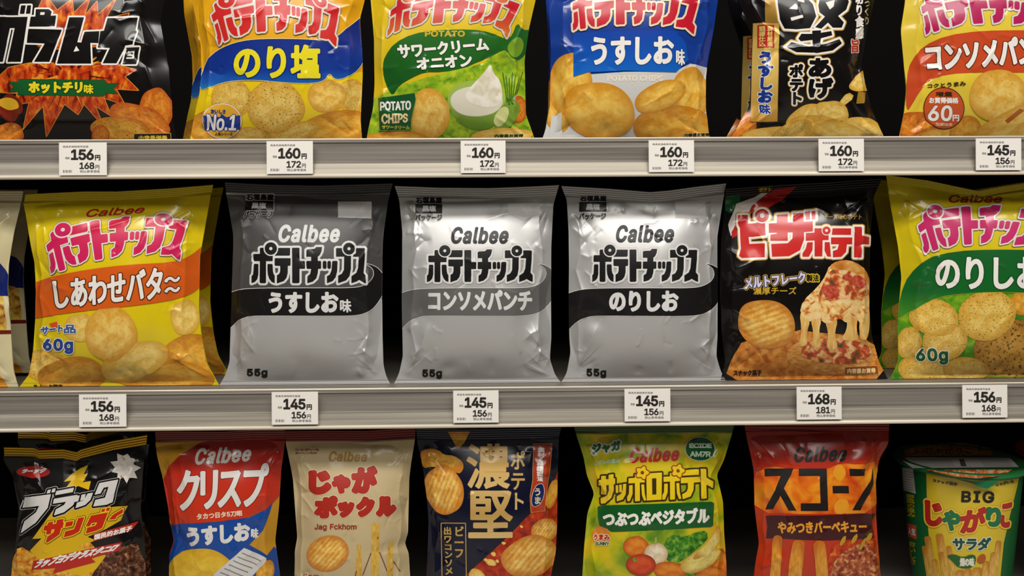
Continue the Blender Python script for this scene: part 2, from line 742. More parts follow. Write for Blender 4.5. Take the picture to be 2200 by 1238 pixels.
# the big rounded block lettering that many of the bags carry (traced in a 1900 x 670 box)
_L = [
    [(240, 530), (255, 520), (332, 520), (345, 530), (345, 1085), (330, 1100), (255, 1100), (240, 1085)],
    [(130, 630), (142, 620), (445, 620), (456, 630), (456, 730), (445, 740), (142, 740), (130, 730)],
    [(140, 795), (150, 785), (210, 785), (218, 795), (218, 960), (200, 1035), (160, 1080), (105, 1100), (105, 985), (130, 955), (135, 900)],
    [(368, 795), (378, 785), (445, 785), (455, 795), (460, 900), (470, 945), (490, 975), (490, 1100), (440, 1080), (400, 1030), (375, 960), (368, 880)],
    [(545, 522), (745, 522), (742, 635), (728, 650), (485, 650), (530, 600)],
    [(487, 700), (497, 690), (745, 690), (752, 700), (750, 805), (735, 815), (705, 818), (705, 930), (685, 1010), (640, 1065), (525, 1105), (525, 970), (565, 945), (580, 900), (580, 818), (500, 815), (487, 805)],
    [(775, 530), (785, 520), (890, 520), (900, 530), (900, 735), (980, 735), (990, 745), (990, 855), (980, 865), (900, 865), (900, 1080), (885, 1100), (790, 1100), (778, 1085)],
    [(1015, 560), (1040, 545), (1150, 540), (1180, 508), (1275, 508), (1265, 580), (1240, 635), (1205, 668), (1205, 735), (1250, 735), (1260, 745), (1260, 855), (1250, 865), (1210, 865), (1205, 930), (1180, 1020), (1120, 1075), (1030, 1100), (1030, 985), (1078, 950), (1095, 865), (1025, 865), (1015, 855), (1015, 745), (1025, 735), (1095, 735), (1095, 668), (1015, 668)],
    [(1285, 755), (1300, 735), (1335, 735), (1350, 755), (1350, 845), (1335, 865), (1300, 865), (1285, 845)],
    [(1362, 755), (1377, 735), (1407, 735), (1422, 755), (1422, 845), (1407, 865), (1377, 865), (1362, 845)],
    [(1442, 750), (1455, 735), (1520, 735), (1531, 750), (1525, 900), (1500, 1000), (1450, 1065), (1355, 1100), (1355, 985), (1400, 960), (1430, 890)],
    [(1505, 535), (1515, 525), (1745, 525), (1755, 540), (1752, 860), (1730, 980), (1670, 1055), (1540, 1100), (1540, 975), (1600, 945), (1635, 880), (1640, 665), (1505, 668)],
    [(1835, 525), (1980, 525), (1992, 535), (1985, 700), (1965, 930), (2005, 975), (2005, 1100), (1960, 1085), (1890, 1045), (1850, 1070), (1760, 1100), (1760, 985), (1840, 930), (1870, 850), (1885, 668), (1785, 668), (1790, 640), (1835, 610)],
]
_nm = lambda p: (np.array(p, float) - [105, 435]) / [1900, 670]
LOGO = [_nm(p) for p in _L]
_circ = lambda cx, cy, r: _nm(ellipse_pts(cx, cy, r, r, 0, 40))
LOGO_DISC = [_circ(424, 533, 102), _circ(1720, 535, 97)]
LOGO_GAP = [_circ(424, 533, 122), _circ(1720, 535, 117)]
LOGO_HOLE = [_circ(424, 533, 27), _circ(1720, 535, 26)]


def logo(part, fmap, fill, outlines, lift=2, disc=None, h=0.55, grow=0.0):
    S = fmap(np.concatenate([split_segments(poly_segments(p), 4) for p in LOGO]))
    Dk = fmap(np.concatenate([poly_segments(p) for p in LOGO_DISC]))
    G = fmap(np.concatenate([poly_segments(p) for p in LOGO_GAP]))
    H = fmap(np.concatenate([poly_segments(p) for p in LOGO_HOLE]))
    R = max([o[0] for o in outlines] + [0]) + 2
    A = np.concatenate([S, Dk]).reshape(-1, 2)
    lo = np.maximum(A.min(0) - R - 2, [-40, -40])
    hi = np.minimum(A.max(0) + R + 2, [2260, 1280])
    nx = int((hi[0] - lo[0]) / h / B4 + 2) * B4 + 1
    ny = int((hi[1] - lo[1]) / h / B4 + 2) * B4 + 1
    a = (lo[0], lo[1], h, nx, ny, R)
    fs, fd, fg, fh = sdf(S, *a), sdf(Dk, *a), sdf(G, *a), sdf(H, *a)
    for k, (ex, m) in enumerate(outlines):
        part.layer(np.minimum(fs, fd) - ex, lo[0], lo[1], h, m, lift + k, 'box')
    n = lift + len(outlines)
    part.layer(np.maximum(fs - grow, -fg), lo[0], lo[1], h, fill, n, 'box')
    part.layer(np.maximum(fd, -fh), lo[0], lo[1], h, disc or fill, n, 'box')


# ------------------------------------------------------------------ surfaces that can be printed on
class Surface:
    zs, ox, oy = 1.0, 0.0, 0.0

    def z(self, pts):
        return np.array(pts, float) / self.zs + [self.ox, self.oy]

    def part(self, name, label=None, parent=None):
        return Part(self, name, label, parent)

    def finish(self):
        for p in self.parts:
            p.build(p.parent.obj if p.parent is not None else self.root)


class PlaneSurface(Surface):
    def __init__(self, root, p0, normal, zs=1.0, ox=0.0, oy=0.0):
        self.root, self.p0, self.n = root, np.array(p0, float), np.array(normal, float)
        self.n /= np.linalg.norm(self.n)
        self.origin = np.array(root.location)
        self.zs, self.ox, self.oy = zs, ox, oy
        self.parts = []

    def project(self, X, Y):
        d = rays(X, Y)
        k = ((self.p0 - CAM) @ self.n) / (d @ self.n)
        return CAM + d * k[:, None], np.tile(self.n, (len(X), 1))

    def edge(self, gx, gy):
        return np.full(gx.shape, -50.0)


class ConeSurface(Surface):
    zmax = 99.0
    def __init__(self, root, cx, cy, z0, r0, slope, zs, ox, oy):
        self.root, self.c, self.z0, self.r0, self.k = root, np.array([cx, cy]), z0, r0, slope
        self.origin = np.array(root.location)
        self.zs, self.ox, self.oy = zs, ox, oy
        self.parts = []

    def hit(self, X, Y):
        d = rays(X, Y)
        o = CAM - np.array([self.c[0], self.c[1], self.z0])
        a = d[..., 0] ** 2 + d[..., 1] ** 2 - (self.k * d[..., 2]) ** 2
        rr = self.r0 + self.k * o[2]
        b = 2 * (o[0] * d[..., 0] + o[1] * d[..., 1] - self.k * d[..., 2] * rr)
        c = o[0] ** 2 + o[1] ** 2 - rr ** 2
        disc = b * b - 4 * a * c
        k = (-b - np.sqrt(np.maximum(disc, 0))) / (2 * a)
        P = CAM + d * k[..., None]
        n = np.stack([P[..., 0] - self.c[0], P[..., 1] - self.c[1], np.zeros_like(k)], -1)
        n /= np.maximum(np.linalg.norm(n, axis=-1, keepdims=True), 1e-9)
        n[..., 2] = -self.k
        n /= np.linalg.norm(n, axis=-1, keepdims=True)
        face = -(n * d).sum(-1) / np.linalg.norm(d, axis=-1)
        return P, n, np.where(disc > 0, face, -0.2)

    def project(self, X, Y):
        P, n, _ = self.hit(X, Y)
        return P, n

    def edge(self, gx, gy):
        P, n, f = self.hit(gx, gy)
        return np.maximum((0.12 - f) * 40, (P[..., 2] - self.zmax) / 0.0005)


def ridge(X, Z, poly, height, width, fade=0.25):
    """Sharp-crested fold along a polyline (metres), fading out at both ends."""
    best = np.full(X.shape, 1e9)
    along = np.zeros(X.shape)
    L = [np.hypot(*(np.array(b) - np.array(a))) for a, b in zip(poly, poly[1:])]
    tot, acc = sum(L), 0.0
    for (a, b), l in zip(zip(poly, poly[1:]), L):
        dx, dz = b[0] - a[0], b[1] - a[1]
        t = np.clip(((X - a[0]) * dx + (Z - a[1]) * dz) / max(l * l, 1e-12), 0, 1)
        d = np.hypot(X - a[0] - t * dx, Z - a[1] - t * dz)
        m = d < best
        best = np.where(m, d, best)
        along = np.where(m, (acc + t * l) / tot, along)
        acc += l
    f = np.clip(np.minimum(along, 1 - along) / fade, 0, 1)
    f = f * f * (3 - 2 * f)
    # two slopes meeting in a narrow rounded crest
    w = np.sqrt(best ** 2 + (0.00022) ** 2)
    return height * f * np.exp(-w / width)


# bright creases that the photo shows on single bags, keyed by the bag's wrinkle seed (zoom pixels)
CREASES = {
    13: [[(330, 610), (300, 690), (240, 720)], [(330, 615), (405, 690)], [(965, 540), (900, 630), (790, 690), (700, 735)], [(950, 545), (985, 580), (1010, 600)], [(310, 330), (325, 370), (300, 500)]],
    19: [[(380, 10), (440, 180), (455, 300), (475, 500)], [(545, 190), (640, 270), (700, 340)], [(690, 240), (720, 330), (640, 450), (560, 490)], [(340, 450), (380, 330), (450, 300)], [(420, 330), (480, 370), (520, 380)], [(240, 900), (300, 850), (320, 800)]],
    8: [[(450, 480), (465, 510), (430, 600)], [(870, 400), (880, 500), (900, 640)], [(300, 490), (450, 480), (600, 478)], [(990, 600), (1000, 700), (1040, 800)]],
    17: [[(270, 330), (450, 350), (700, 345), (900, 270)], [(830, 400), (860, 340), (990, 250)], [(170, 100), (220, 260), (265, 300)]],
    3: [[(895, 0), (860, 90), (830, 160)], [(800, 140), (850, 170), (960, 120)], [(740, 330), (755, 370), (700, 400)], [(880, 550), (940, 500), (900, 480)], [(30, 40), (80, 150), (110, 350)]],
    5: [[(430, 90), (470, 160), (560, 150), (640, 60)], [(230, 60), (220, 300), (190, 480)], [(700, 120), (740, 180), (800, 200)]],
    51: [[(110, 400), (130, 560), (190, 760)], [(320, 470), (400, 560)], [(680, 430), (800, 450), (940, 380)], [(900, 560), (1020, 560), (980, 650)], [(1000, 1020), (1060, 1080), (1040, 1180)]],
    61: [[(300, 400), (330, 550), (380, 720)], [(350, 380), (345, 480), (320, 520)], [(450, 330), (560, 310)]],
    67: [[(200, 280), (270, 290), (330, 350), (310, 240)], [(390, 170), (420, 290), (480, 390)], [(260, 430), (350, 620), (440, 900)], [(460, 1000), (465, 1060), (390, 1160)], [(1100, 200), (1110, 340), (1120, 420)]],
    53: [[(190, 360), (250, 440), (320, 780), (320, 950)], [(560, 200), (700, 170), (800, 190)]],
    57: [[(170, 280), (210, 300), (260, 450)], [(165, 470), (240, 520), (270, 560)], [(980, 560), (1020, 600), (1050, 640)]],
    59: [[(130, 200), (150, 300), (250, 330)], [(450, 570), (520, 540)], [(890, 250), (960, 250), (930, 380)], [(600, 200), (700, 170)]],
    31: [[(450, 155), (510, 180), (560, 220)], [(690, 160), (760, 150), (740, 300)], [(200, 260), (235, 400), (210, 470)]],
}
NS, NTS, NTB, NTE = 250, 24, 290, 8


class Bag(Surface):
    def __init__(self, name, label, zs, ox, oy, left, right, row, film, seal=None, top_mid=(), bot_mid=(),
                 Y=0.046, T=0.027, seal_h=26, foot_h=8, seed=1, wr=1.0, group=None, cat='snack bag', belly=1.12,
                 pouch_label=None, folds=(), crimp=5, notch=0.0):
        self.zs, self.ox, self.oy = zs, ox, oy
        self.parts = []
        Ym = Y
        deck = DECK[row]

        def plane(pts):
            p = self.z(pts)
            q = on_plane_y(p[:, 0], p[:, 1], Ym)
            return q[:, [0, 2]]
        Lp, Rp = plane(left), plane(right)
        Lp[-1, 1] = Rp[-1, 1] = deck + 0.0006
        tm = plane(top_mid) if len(top_mid) else np.zeros((0, 2))
        Tp = np.concatenate([Lp[:1], tm, Rp[:1]])
        Hgt = 0.5 * (Lp[0, 1] + Rp[0, 1]) - deck
        Wid = 0.5 * (Rp[0, 0] - Lp[0, 0] + Rp[-1, 0] - Lp[-1, 0])
        pxm = 0.95 / FPX
        ts = seal_h * pxm / Hgt
        te = 1 - foot_h * pxm / Hgt
        tv = np.concatenate([np.linspace(0, ts, NTS, endpoint=False),
                             ts + (te - ts) * (0.5 - 0.5 * np.cos(np.pi * np.linspace(0, 1, NTB, endpoint=False))) * 0.5
                             + (te - ts) * np.linspace(0, 1, NTB, endpoint=False) * 0.5,
                             np.linspace(te, 1, NTE)])
        sv = np.linspace(0, 1, NS)
        sv = 0.5 * sv + 0.5 * (0.5 - 0.5 * np.cos(np.pi * sv))
        self.tv, self.sv = tv, sv
        S, Tt = np.meshgrid(sv, tv)

        def curve_v(P):   # along t by height
            tt = (P[0, 1] - P[:, 1]) / (P[0, 1] - P[-1, 1])
            tt = np.maximum.accumulate(tt + 1e-6 * np.arange(len(tt)))
            dense = np.linspace(0, 1, 400)
            out = []
            for k in (0, 1):
                v = np.interp(dense, tt, P[:, k])
                ker = np.hanning(25)
                ker /= ker.sum()
                lin_ = v[0] + (v[-1] - v[0]) * dense
                r = np.convolve(np.pad(v - lin_, 12, mode='reflect', reflect_type='odd'), ker, 'valid')
                out.append(np.interp(tv, dense, r + lin_))
            return np.stack(out, -1)

        def curve_h(P):
            ss = (P[:, 0] - P[0, 0]) / (P[-1, 0] - P[0, 0])
            return np.stack([np.interp(sv, ss, P[:, k]) for k in (0, 1)], -1)
        Lc, Rc, Tc = curve_v(Lp), curve_v(Rp), curve_h(Tp)
        Bc = np.stack([Lp[-1, 0] + (Rp[-1, 0] - Lp[-1, 0]) * sv, np.full(NS, deck + 0.0006)], -1)
        rng = np.random.RandomState(seed)
        wr = wr * 1.5
        G = ((1 - Tt)[..., None] * Tc[None] + Tt[..., None] * Bc[None] + (1 - S)[..., None] * Lc[:, None] + S[..., None] * Rc[:, None]
             - ((1 - S) * (1 - Tt))[..., None] * Tc[0] - (S * (1 - Tt))[..., None] * Tc[-1]
             - ((1 - S) * Tt)[..., None] * Bc[0] - (S * Tt)[..., None] * Bc[-1])
        GX, GZ = G[..., 0], G[..., 1]
        # saw-tooth cut of the top edge
        GZ[0] += 0.0007 * np.where(np.arange(NS) % 2 == 0, 1, -1)
        # pillow
        tau = np.clip((Tt - ts) / (te - ts), 0, 1)
        tw = tau ** belly
        prof_t = 1 - np.abs(2 * tw - 1) ** 2.7
        prof_s = 1 - np.abs(2 * S - 1) ** 3.2
        D0 = T * prof_t * (0.25 * prof_s * prof_s + 0.75 * prof_s)
        sway = 0.0016 * np.sin(S * 5.0 + rng.rand() * 6) * np.exp(-tau * 14)
        D0 = D0 + sway
        # wrinkles
        D = D0.copy()
        body = np.clip(prof_t * 5, 0, 1)
        U = (S - 0.5) * Wid
        V = (Tt - 0.5) * Hgt
        for _ in range(26):
            s0 = rng.beta(0.45, 0.45)
            t0 = ts + (te - ts) * rng.rand()
            sg = rng.uniform(0.006, 0.017)
            a = rng.uniform(-1.5, 1.1) * 0.001 * wr * (0.45 + 1.2 * abs(2 * s0 - 1))
            an = rng.uniform(0.6, 1.7)
            ang = rng.uniform(-0.7, 0.7)
            du, dv = U - (s0 - 0.5) * Wid, V - (t0 - 0.5) * Hgt
            ca, sa = math.cos(ang), math.sin(ang)
            D += a * body * np.exp(-(((du * ca + dv * sa) / sg) ** 2 + ((-du * sa + dv * ca) / (sg * an)) ** 2) / 2)
        R = []
        for side in (0, 1):                       # long jagged fold down each side, and the short ones running off it
            ss = rng.uniform(0.055, 0.085)
            pts = []
            for t in np.linspace(0.12, 0.93, 9):
                pts.append((ss + rng.uniform(-0.022, 0.022) + 0.02 * abs(2 * t - 1), t))
            if side:
                pts = [(1 - a, b) for a, b in pts]
            R.append((pts, 0.0016 * wr, 0.0045, 0.08))
            for k in range(7):
                a, b = pts[rng.randint(1, 8)]
                ln = rng.uniform(0.05, 0.17)
                an = rng.uniform(-1.15, 1.15)
                sx = -1 if side else 1
                p1 = (a + sx * ln * 0.5 * math.cos(an), b + 0.5 * ln * math.sin(an) + rng.uniform(-0.02, 0.02))
                p2 = (a + sx * ln * math.cos(an * 0.7), b + ln * math.sin(an))
                R.append(([(a - sx * 0.03, b - 0.02 * math.sin(an)), p1, p2], rng.choice([-1, 1, 1]) * rng.uniform(0.0006, 0.0013) * wr, rng.uniform(0.0022, 0.0045), 0.35))
        for cx, cy in ((0, 0), (1, 0), (0, 1), (1, 1)):
            for k in range(4):
                an = rng.uniform(0.35, 1.25)
                sx, sy = (1 if cx == 0 else -1), (1 if cy == 0 else -1)
                l0, l1 = rng.uniform(0.02, 0.07), rng.uniform(0.14, 0.30)
                bx, by = cx, (ts if cy == 0 else te)
                R.append(([(bx + sx * l0 * math.cos(an), by + sy * l0 * math.sin(an)), (bx + sx * l1 * math.cos(an), by + sy * l1 * math.sin(an))],
                          rng.choice([-1, 1]) * rng.uniform(0.0007, 0.0014) * wr, rng.uniform(0.003, 0.006), 0.4))
        for k in range(11):                       # puckers under the seals
            s0 = rng.uniform(0.06, 0.94)
            up = rng.rand() < 0.6
            t0 = ts + 0.008 if up else te - 0.008
            ln = rng.uniform(0.05, 0.13) * (1 if up else -1)
            R.append(([(s0, t0), (s0 + rng.uniform(-0.03, 0.03), t0 + ln)], rng.choice([-1, 1]) * rng.uniform(0.0005, 0.0011) * wr, rng.uniform(0.003, 0.006), 0.45))
        for k in range(18):                       # hairline creases
            s0, t0 = rng.beta(.7, .7) * .9 + .05, ts + (te - ts) * rng.uniform(.04, .9)
            an = rng.uniform(0, 3.14)
            pts = [(s0, t0)]
            for q in range(rng.randint(1, 4)):
                ln = rng.uniform(.03, .10)
                pts.append((pts[-1][0] + ln * math.cos(an), pts[-1][1] + ln * .85 * math.sin(an)))
                an += rng.uniform(-.9, .9)
            R.append((pts, rng.choice([-1, 1, 1]) * rng.uniform(.00034, .00060) * wr, rng.uniform(.0016, .0023), .2))
        for pts, hgt, wd, fd in R:
            D += body ** 0.5 * ridge(U, V, [((a - 0.5) * Wid, (b - 0.5) * Hgt) for a, b in pts], hgt, wd, fd)
        D = np.where((tau > 0) & (tau < 1), np.maximum(D, 0.0004 + 0 * D), D)
        # crimped seals
        cz = Tt / ts
        D += np.where(Tt < ts, 0.00016 * np.sin(cz * crimp * 2 * np.pi) * np.clip((1 - cz) * 6, 0, 1), 0)
        ce = (Tt - te) / max(1 - te, 1e-6)
        D += np.where(Tt > te, 0.0003 * np.sin(ce * 2 * 2 * np.pi), 0)

        def px_of(X, Yw, Z):
            q = (np.stack([X, Yw, Z], -1) - CAM) @ R3
            return PW / 2 + FPX * q[..., 0] / -q[..., 2], HOR - FPX * q[..., 1] / -q[..., 2]
        # named folds traced from the photo (zoom pixels)
        for fpts, hgt, wd in list(folds) + [(c, 0.00085, 0.0021) for c in CREASES.get(seed, [])]:
            q = plane(fpts)
            D += body ** 0.5 * ridge(GX, GZ, [tuple(a) for a in q], hgt * 1.4, wd, 0.3)
        self.P = np.stack([GX, Ym - D, GZ], -1)
        self.Uc, self.Vc = px_of(GX, Ym - D0, GZ)
        gs = np.gradient(self.P, axis=1)
        gt = np.gradient(self.P, axis=0)
        n = np.cross(gs, gt)
        n /= np.maximum(np.linalg.norm(n, axis=-1, keepdims=True), 1e-12)
        n = np.where(n[..., 1:2] > 0, -n, n)
        self.Nn = n
        self.wpx = float(np.mean(self.Uc[:, -1] - self.Uc[:, 0]))
        self.hpx = float(np.mean(self.Vc[-1] - self.Vc[0]))
        self.origin = np.array([0.5 * (Lp[-1, 0] + Rp[-1, 0]), Ym, deck])
        self.root = empty(name, self.origin, label, cat, group)
        # film: front and back
        rows = slice(NTS - 1, len(tv))
        Pf = self.P[rows]
        nr = Pf.shape[0]
        cs = list(range(0, NS, 6))
        if cs[-1] != NS - 1:
            cs.append(NS - 1)
        rs = list(range(0, nr, 6))
        if rs[-1] != nr - 1:
            rs.append(nr - 1)
        Xb, Zb, Db = GX[rows][np.ix_(rs, cs)], GZ[rows][np.ix_(rs, cs)], D0[rows][np.ix_(rs, cs)]
        Pb = np.stack([Xb, Ym + np.maximum(Db * 0.8, 0.0002), Zb], -1)
        V = np.concatenate([Pf.reshape(-1, 3), Pb.reshape(-1, 3)])
        F = [grid_quads(nr, NS), grid_quads(len(rs), len(cs), True, nr * NS)]
        self.pouch = mesh_object('pouch', V, [np.concatenate(F)], [film], parent=self.root, origin=self.origin,
                                 uv=np.concatenate([np.stack([self.Uc[rows], self.Vc[rows]], -1).reshape(-1, 2),
                                                    np.zeros((len(rs) * len(cs), 2))]) / 100.0)
        if pouch_label:
            self.pouch['label'] = pouch_label
        Pt = self.P[:NTS]
        if self.Vc[NTS - 1].max() > -30:
            Pk = Pt + np.array([0, 0.0007, 0])
            V = np.concatenate([Pt.reshape(-1, 3), Pk.reshape(-1, 3)])
            m = NTS * NS
            ti = np.arange(NS)
            strip = np.stack([ti[:-1], ti[1:], ti[1:] + m, ti[:-1] + m], 1)
            F = [grid_quads(NTS, NS), grid_quads(NTS, NS, True, m), strip]
            mesh_object('top_seal', V, [np.concatenate(F)], [seal or film], parent=self.root, origin=self.origin)
        self.film = film

    def inv(self, X, Y):
        X = np.asarray(X, float)
        Y = np.asarray(Y, float)
        nt_, ns_ = self.Uc.shape
        i = (X - self.Uc[:, 0].mean()) / self.wpx
        j = (Y - self.Vc[0].mean()) / self.hpx
        i = np.interp(i, self.sv, np.arange(ns_))
        j = np.interp(j, self.tv, np.arange(nt_))
        for _ in range(14):
            i0 = np.clip(np.floor(i).astype(int), 0, ns_ - 2)
            j0 = np.clip(np.floor(j).astype(int), 0, nt_ - 2)
            fi, fj = i - i0, j - j0
            U, V = self.Uc, self.Vc
            u00, u01, u10, u11 = U[j0, i0], U[j0, i0 + 1], U[j0 + 1, i0], U[j0 + 1, i0 + 1]
            v00, v01, v10, v11 = V[j0, i0], V[j0, i0 + 1], V[j0 + 1, i0], V[j0 + 1, i0 + 1]
            u = u00 * (1 - fi) * (1 - fj) + u01 * fi * (1 - fj) + u10 * (1 - fi) * fj + u11 * fi * fj
            v = v00 * (1 - fi) * (1 - fj) + v01 * fi * (1 - fj) + v10 * (1 - fi) * fj + v11 * fi * fj
            ui = (u01 - u00) * (1 - fj) + (u11 - u10) * fj
            uj = (u10 - u00) * (1 - fi) + (u11 - u01) * fi
            vi = (v01 - v00) * (1 - fj) + (v11 - v10) * fj
            vj = (v10 - v00) * (1 - fi) + (v11 - v01) * fi
            det = ui * vj - uj * vi
            det = np.where(np.abs(det) < 1e-6, 1e-6, det)
            ru, rv = X - u, Y - v
            di = (ru * vj - rv * uj) / det
            dj = (rv * ui - ru * vi) / det
            i = np.clip(i + np.clip(di, -25, 25), -12, ns_ + 11)
            j = np.clip(j + np.clip(dj, -25, 25), -8, nt_ + 7)
        return i, j

    def project(self, X, Y):
        i, j = self.inv(X, Y)
        nt_, ns_ = self.Uc.shape
        i = np.clip(i, 0, ns_ - 1)
        j = np.clip(j, 0, nt_ - 1)
        i0 = np.clip(np.floor(i).astype(int), 0, ns_ - 2)
        j0 = np.clip(np.floor(j).astype(int), 0, nt_ - 2)
        fi, fj = (i - i0)[:, None], (j - j0)[:, None]

        def smp(A):
            return (A[j0, i0] * (1 - fi) * (1 - fj) + A[j0, i0 + 1] * fi * (1 - fj)
                    + A[j0 + 1, i0] * (1 - fi) * fj + A[j0 + 1, i0 + 1] * fi * fj)
        P, N = smp(self.P), smp(self.Nn)
        N /= np.maximum(np.linalg.norm(N, axis=1, keepdims=True), 1e-9)
        return P, N

    def edge(self, gx, gy):
        i, j = self.inv(gx.ravel(), gy.ravel())
        nt_, ns_ = self.Uc.shape
        s = np.interp(i, np.arange(ns_), self.sv) + np.where(i < 0, i, 0) * 0.004 + np.where(i > ns_ - 1, i - ns_ + 1, 0) * 0.004
        t = np.interp(j, np.arange(nt_), self.tv) + np.where(j < 0, j, 0) * 0.004 + np.where(j > nt_ - 1, j - nt_ + 1, 0) * 0.004
        e = np.maximum(np.maximum(-s, s - 1) * self.wpx, np.maximum(-t, t - 1) * self.hpx)
        return e.reshape(gx.shape) - 0.25

    def everywhere(self, part, mat, lift=0):
        pass


def duplicate(root, offset, label, rotz=0.0):
    c = root.copy()
    COL.objects.link(c)
    c.location = Vector(root.location) + Vector(offset)
    c.rotation_euler = (0, 0, rotz)
    c['label'] = label
    for ch in list(root.children):
        d = ch.copy()
        COL.objects.link(d)
        d.parent = c
        for g in list(ch.children):
            e2 = g.copy()
            COL.objects.link(e2)
            e2.parent = d
    return c


# ------------------------------------------------------------------ the shelving
def streaked(name, c, rough, metal, coat=0.0):
    m, t, b = newmat(name, rough, metal, coat)
    tc = t.nodes.new('ShaderNodeTexCoord')
    mp = t.nodes.new('ShaderNodeMapping')
    mp.inputs['Scale'].default_value = (2.5, 60, 260)
    n = t.nodes.new('ShaderNodeTexNoise')
    n.inputs['Scale'].default_value = 1.0
    n.inputs['Detail'].default_value = 4
    rp = t.nodes.new('ShaderNodeValToRGB')
    set_ramp(rp, [(0.3, tuple(int(v * 0.82) for v in c)), (0.7, tuple(min(255, int(v * 1.12)) for v in c))])
    t.links.new(tc.outputs['Object'], mp.inputs[0])
    t.links.new(mp.outputs[0], n.inputs['Vector'])
    t.links.new(n.outputs['Fac'], rp.inputs[0])
    t.links.new(rp.outputs[0], b.inputs['Base Color'])
    mr = t.nodes.new('ShaderNodeMapRange')
    mr.inputs[3].default_value = rough - 0.1
    mr.inputs[4].default_value = rough + 0.12
    t.links.new(n.outputs['Fac'], mr.inputs[0])
    t.links.new(mr.outputs[0], b.inputs['Roughness'])
    return m


STEEL = streaked('grey_rail_plastic', (152, 145, 137), 0.36, 0.4, 0.3)
ALU = streaked('pale_rail_metal', (160, 153, 141), 0.44, 0.4, 0.0)
LIPM = streaked('cream_lip', (222, 212, 192), 0.4, 0.0, 0.2)
DECKM = newmat('shelf_enamel', 0.5)[0]
DECKM.node_tree.nodes['Principled BSDF'].inputs['Base Color'].default_value = lin((120, 114, 106))
BACKM = newmat('back_panel_paint', 0.7)[0]
BACKM.node_tree.nodes['Principled BSDF'].inputs['Base Color'].default_value = lin((9, 8, 7))
BACKM.node_tree.nodes['Principled BSDF'].inputs['Specular IOR Level'].default_value = 0.05
FLOORM = newmat('pale_floor_tile', 0.35)[0]
FLOORM.node_tree.nodes['Principled BSDF'].inputs['Base Color'].default_value = lin((196, 190, 180))
CARD = newmat('white_card', 0.6)[0]
CARD.node_tree.nodes['Principled BSDF'].inputs['Base Color'].default_value = lin((238, 233, 226))
CLEAR, _t, _b = newmat('clear_plastic', 0.08)
_b.inputs['Transmission Weight'].default_value = 1.0
_b.inputs['IOR'].default_value = 1.45


def extrude_profile(name, prof, x0, x1, m, parent, origin, n=2, smooth=False):
    prof = np.array(prof, float)
    k = len(prof)
    xs = np.linspace(x0, x1, n)
    V = np.concatenate([np.stack([np.full(k, x), prof[:, 0], prof[:, 1]], 1) for x in xs])
    F = []
    for a in range(n - 1):
        i = np.arange(k)
        j = (i + 1) % k
        F.append(np.stack([i + a * k, j + a * k, j + (a + 1) * k, i + (a + 1) * k], 1))
    F = np.concatenate(F)
    polys = [F, np.arange(k)[None, ::-1], (np.arange(k) + (n - 1) * k)[None]]
    return mesh_object(name, V, polys, [m], parent=parent, origin=origin, smooth=smooth)


def arc(cy, cz, r, a0, a1, n=7):
    return [(cy + r * math.cos(math.radians(a)), cz + r * math.sin(math.radians(a))) for a in np.linspace(a0, a1, n)]


XL, XR = -0.95, 0.95
for k, lab in enumerate(['upper store shelf with a price rail under the top row of bags',
                         'middle store shelf with a price rail under the silver bags',
                         'lowest store shelf carrying the bottom row of snacks']):
    zt, dk = RAIL_TOP[k], DECK[k]
    sh = empty('store_shelf', (0, 0.0, zt - RAIL_H), lab, 'shelf', 'store shelves')
    og = sh.location
    box('shelf_deck', (XL, 0.0052, dk - 0.003), (XR, 0.43, dk), DECKM, sh, og)
    box('shelf_apron', (XL, 0.0052, zt - RAIL_H + 0.001), (XR, 0.010, dk - 0.003), DECKM, sh, og)
    # rail: face, bright top bead, lower strip, lip
    extrude_profile('price_rail', [(0.0052, zt - 0.001), (0.0012, zt - 0.001), (0.0012, zt - 0.0035), (0.0004, zt - 0.0042), (0.0018, zt - 0.0048),
                                   (0.0026, zt - 0.0245), (0.0012, zt - 0.0258), (0.0012, zt - 0.0262), (0.0052, zt - 0.0262)], XL, XR, STEEL, sh, og)
    extrude_profile('rail_bead', arc(0.0026, zt - 0.0010, 0.0012, 20, 340, 11), XL, XR, LIPM, sh, og)
    extrude_profile('lower_strip', [(0.0052, zt - 0.0262), (0.0004, zt - 0.0262), (-0.0004, zt - 0.0270), (-0.0030, zt - 0.0375), (-0.0036, zt - 0.0392), (0.0052, zt - 0.0392)],
                    XL, XR, ALU, sh, og)
    extrude_profile('rail_lip', arc(-0.0026, zt - RAIL_H + 0.0021, 0.0021, 60, 300, 11) + [(0.0052, zt - RAIL_H + 0.0002), (0.0052, zt - 0.0392)], XL, XR, LIPM, sh, og)
wb = box('wall_back', (XL, 0.43, DECK[2] - 0.1), (XR, 0.45, DECK[0] + 0.36), BACKM)
wb['kind'] = 'structure'
fl = box('floor', (-4.0, -5.0, -1.32), (4.0, 0.6, -1.30), FLOORM)
fl['kind'] = 'structure'

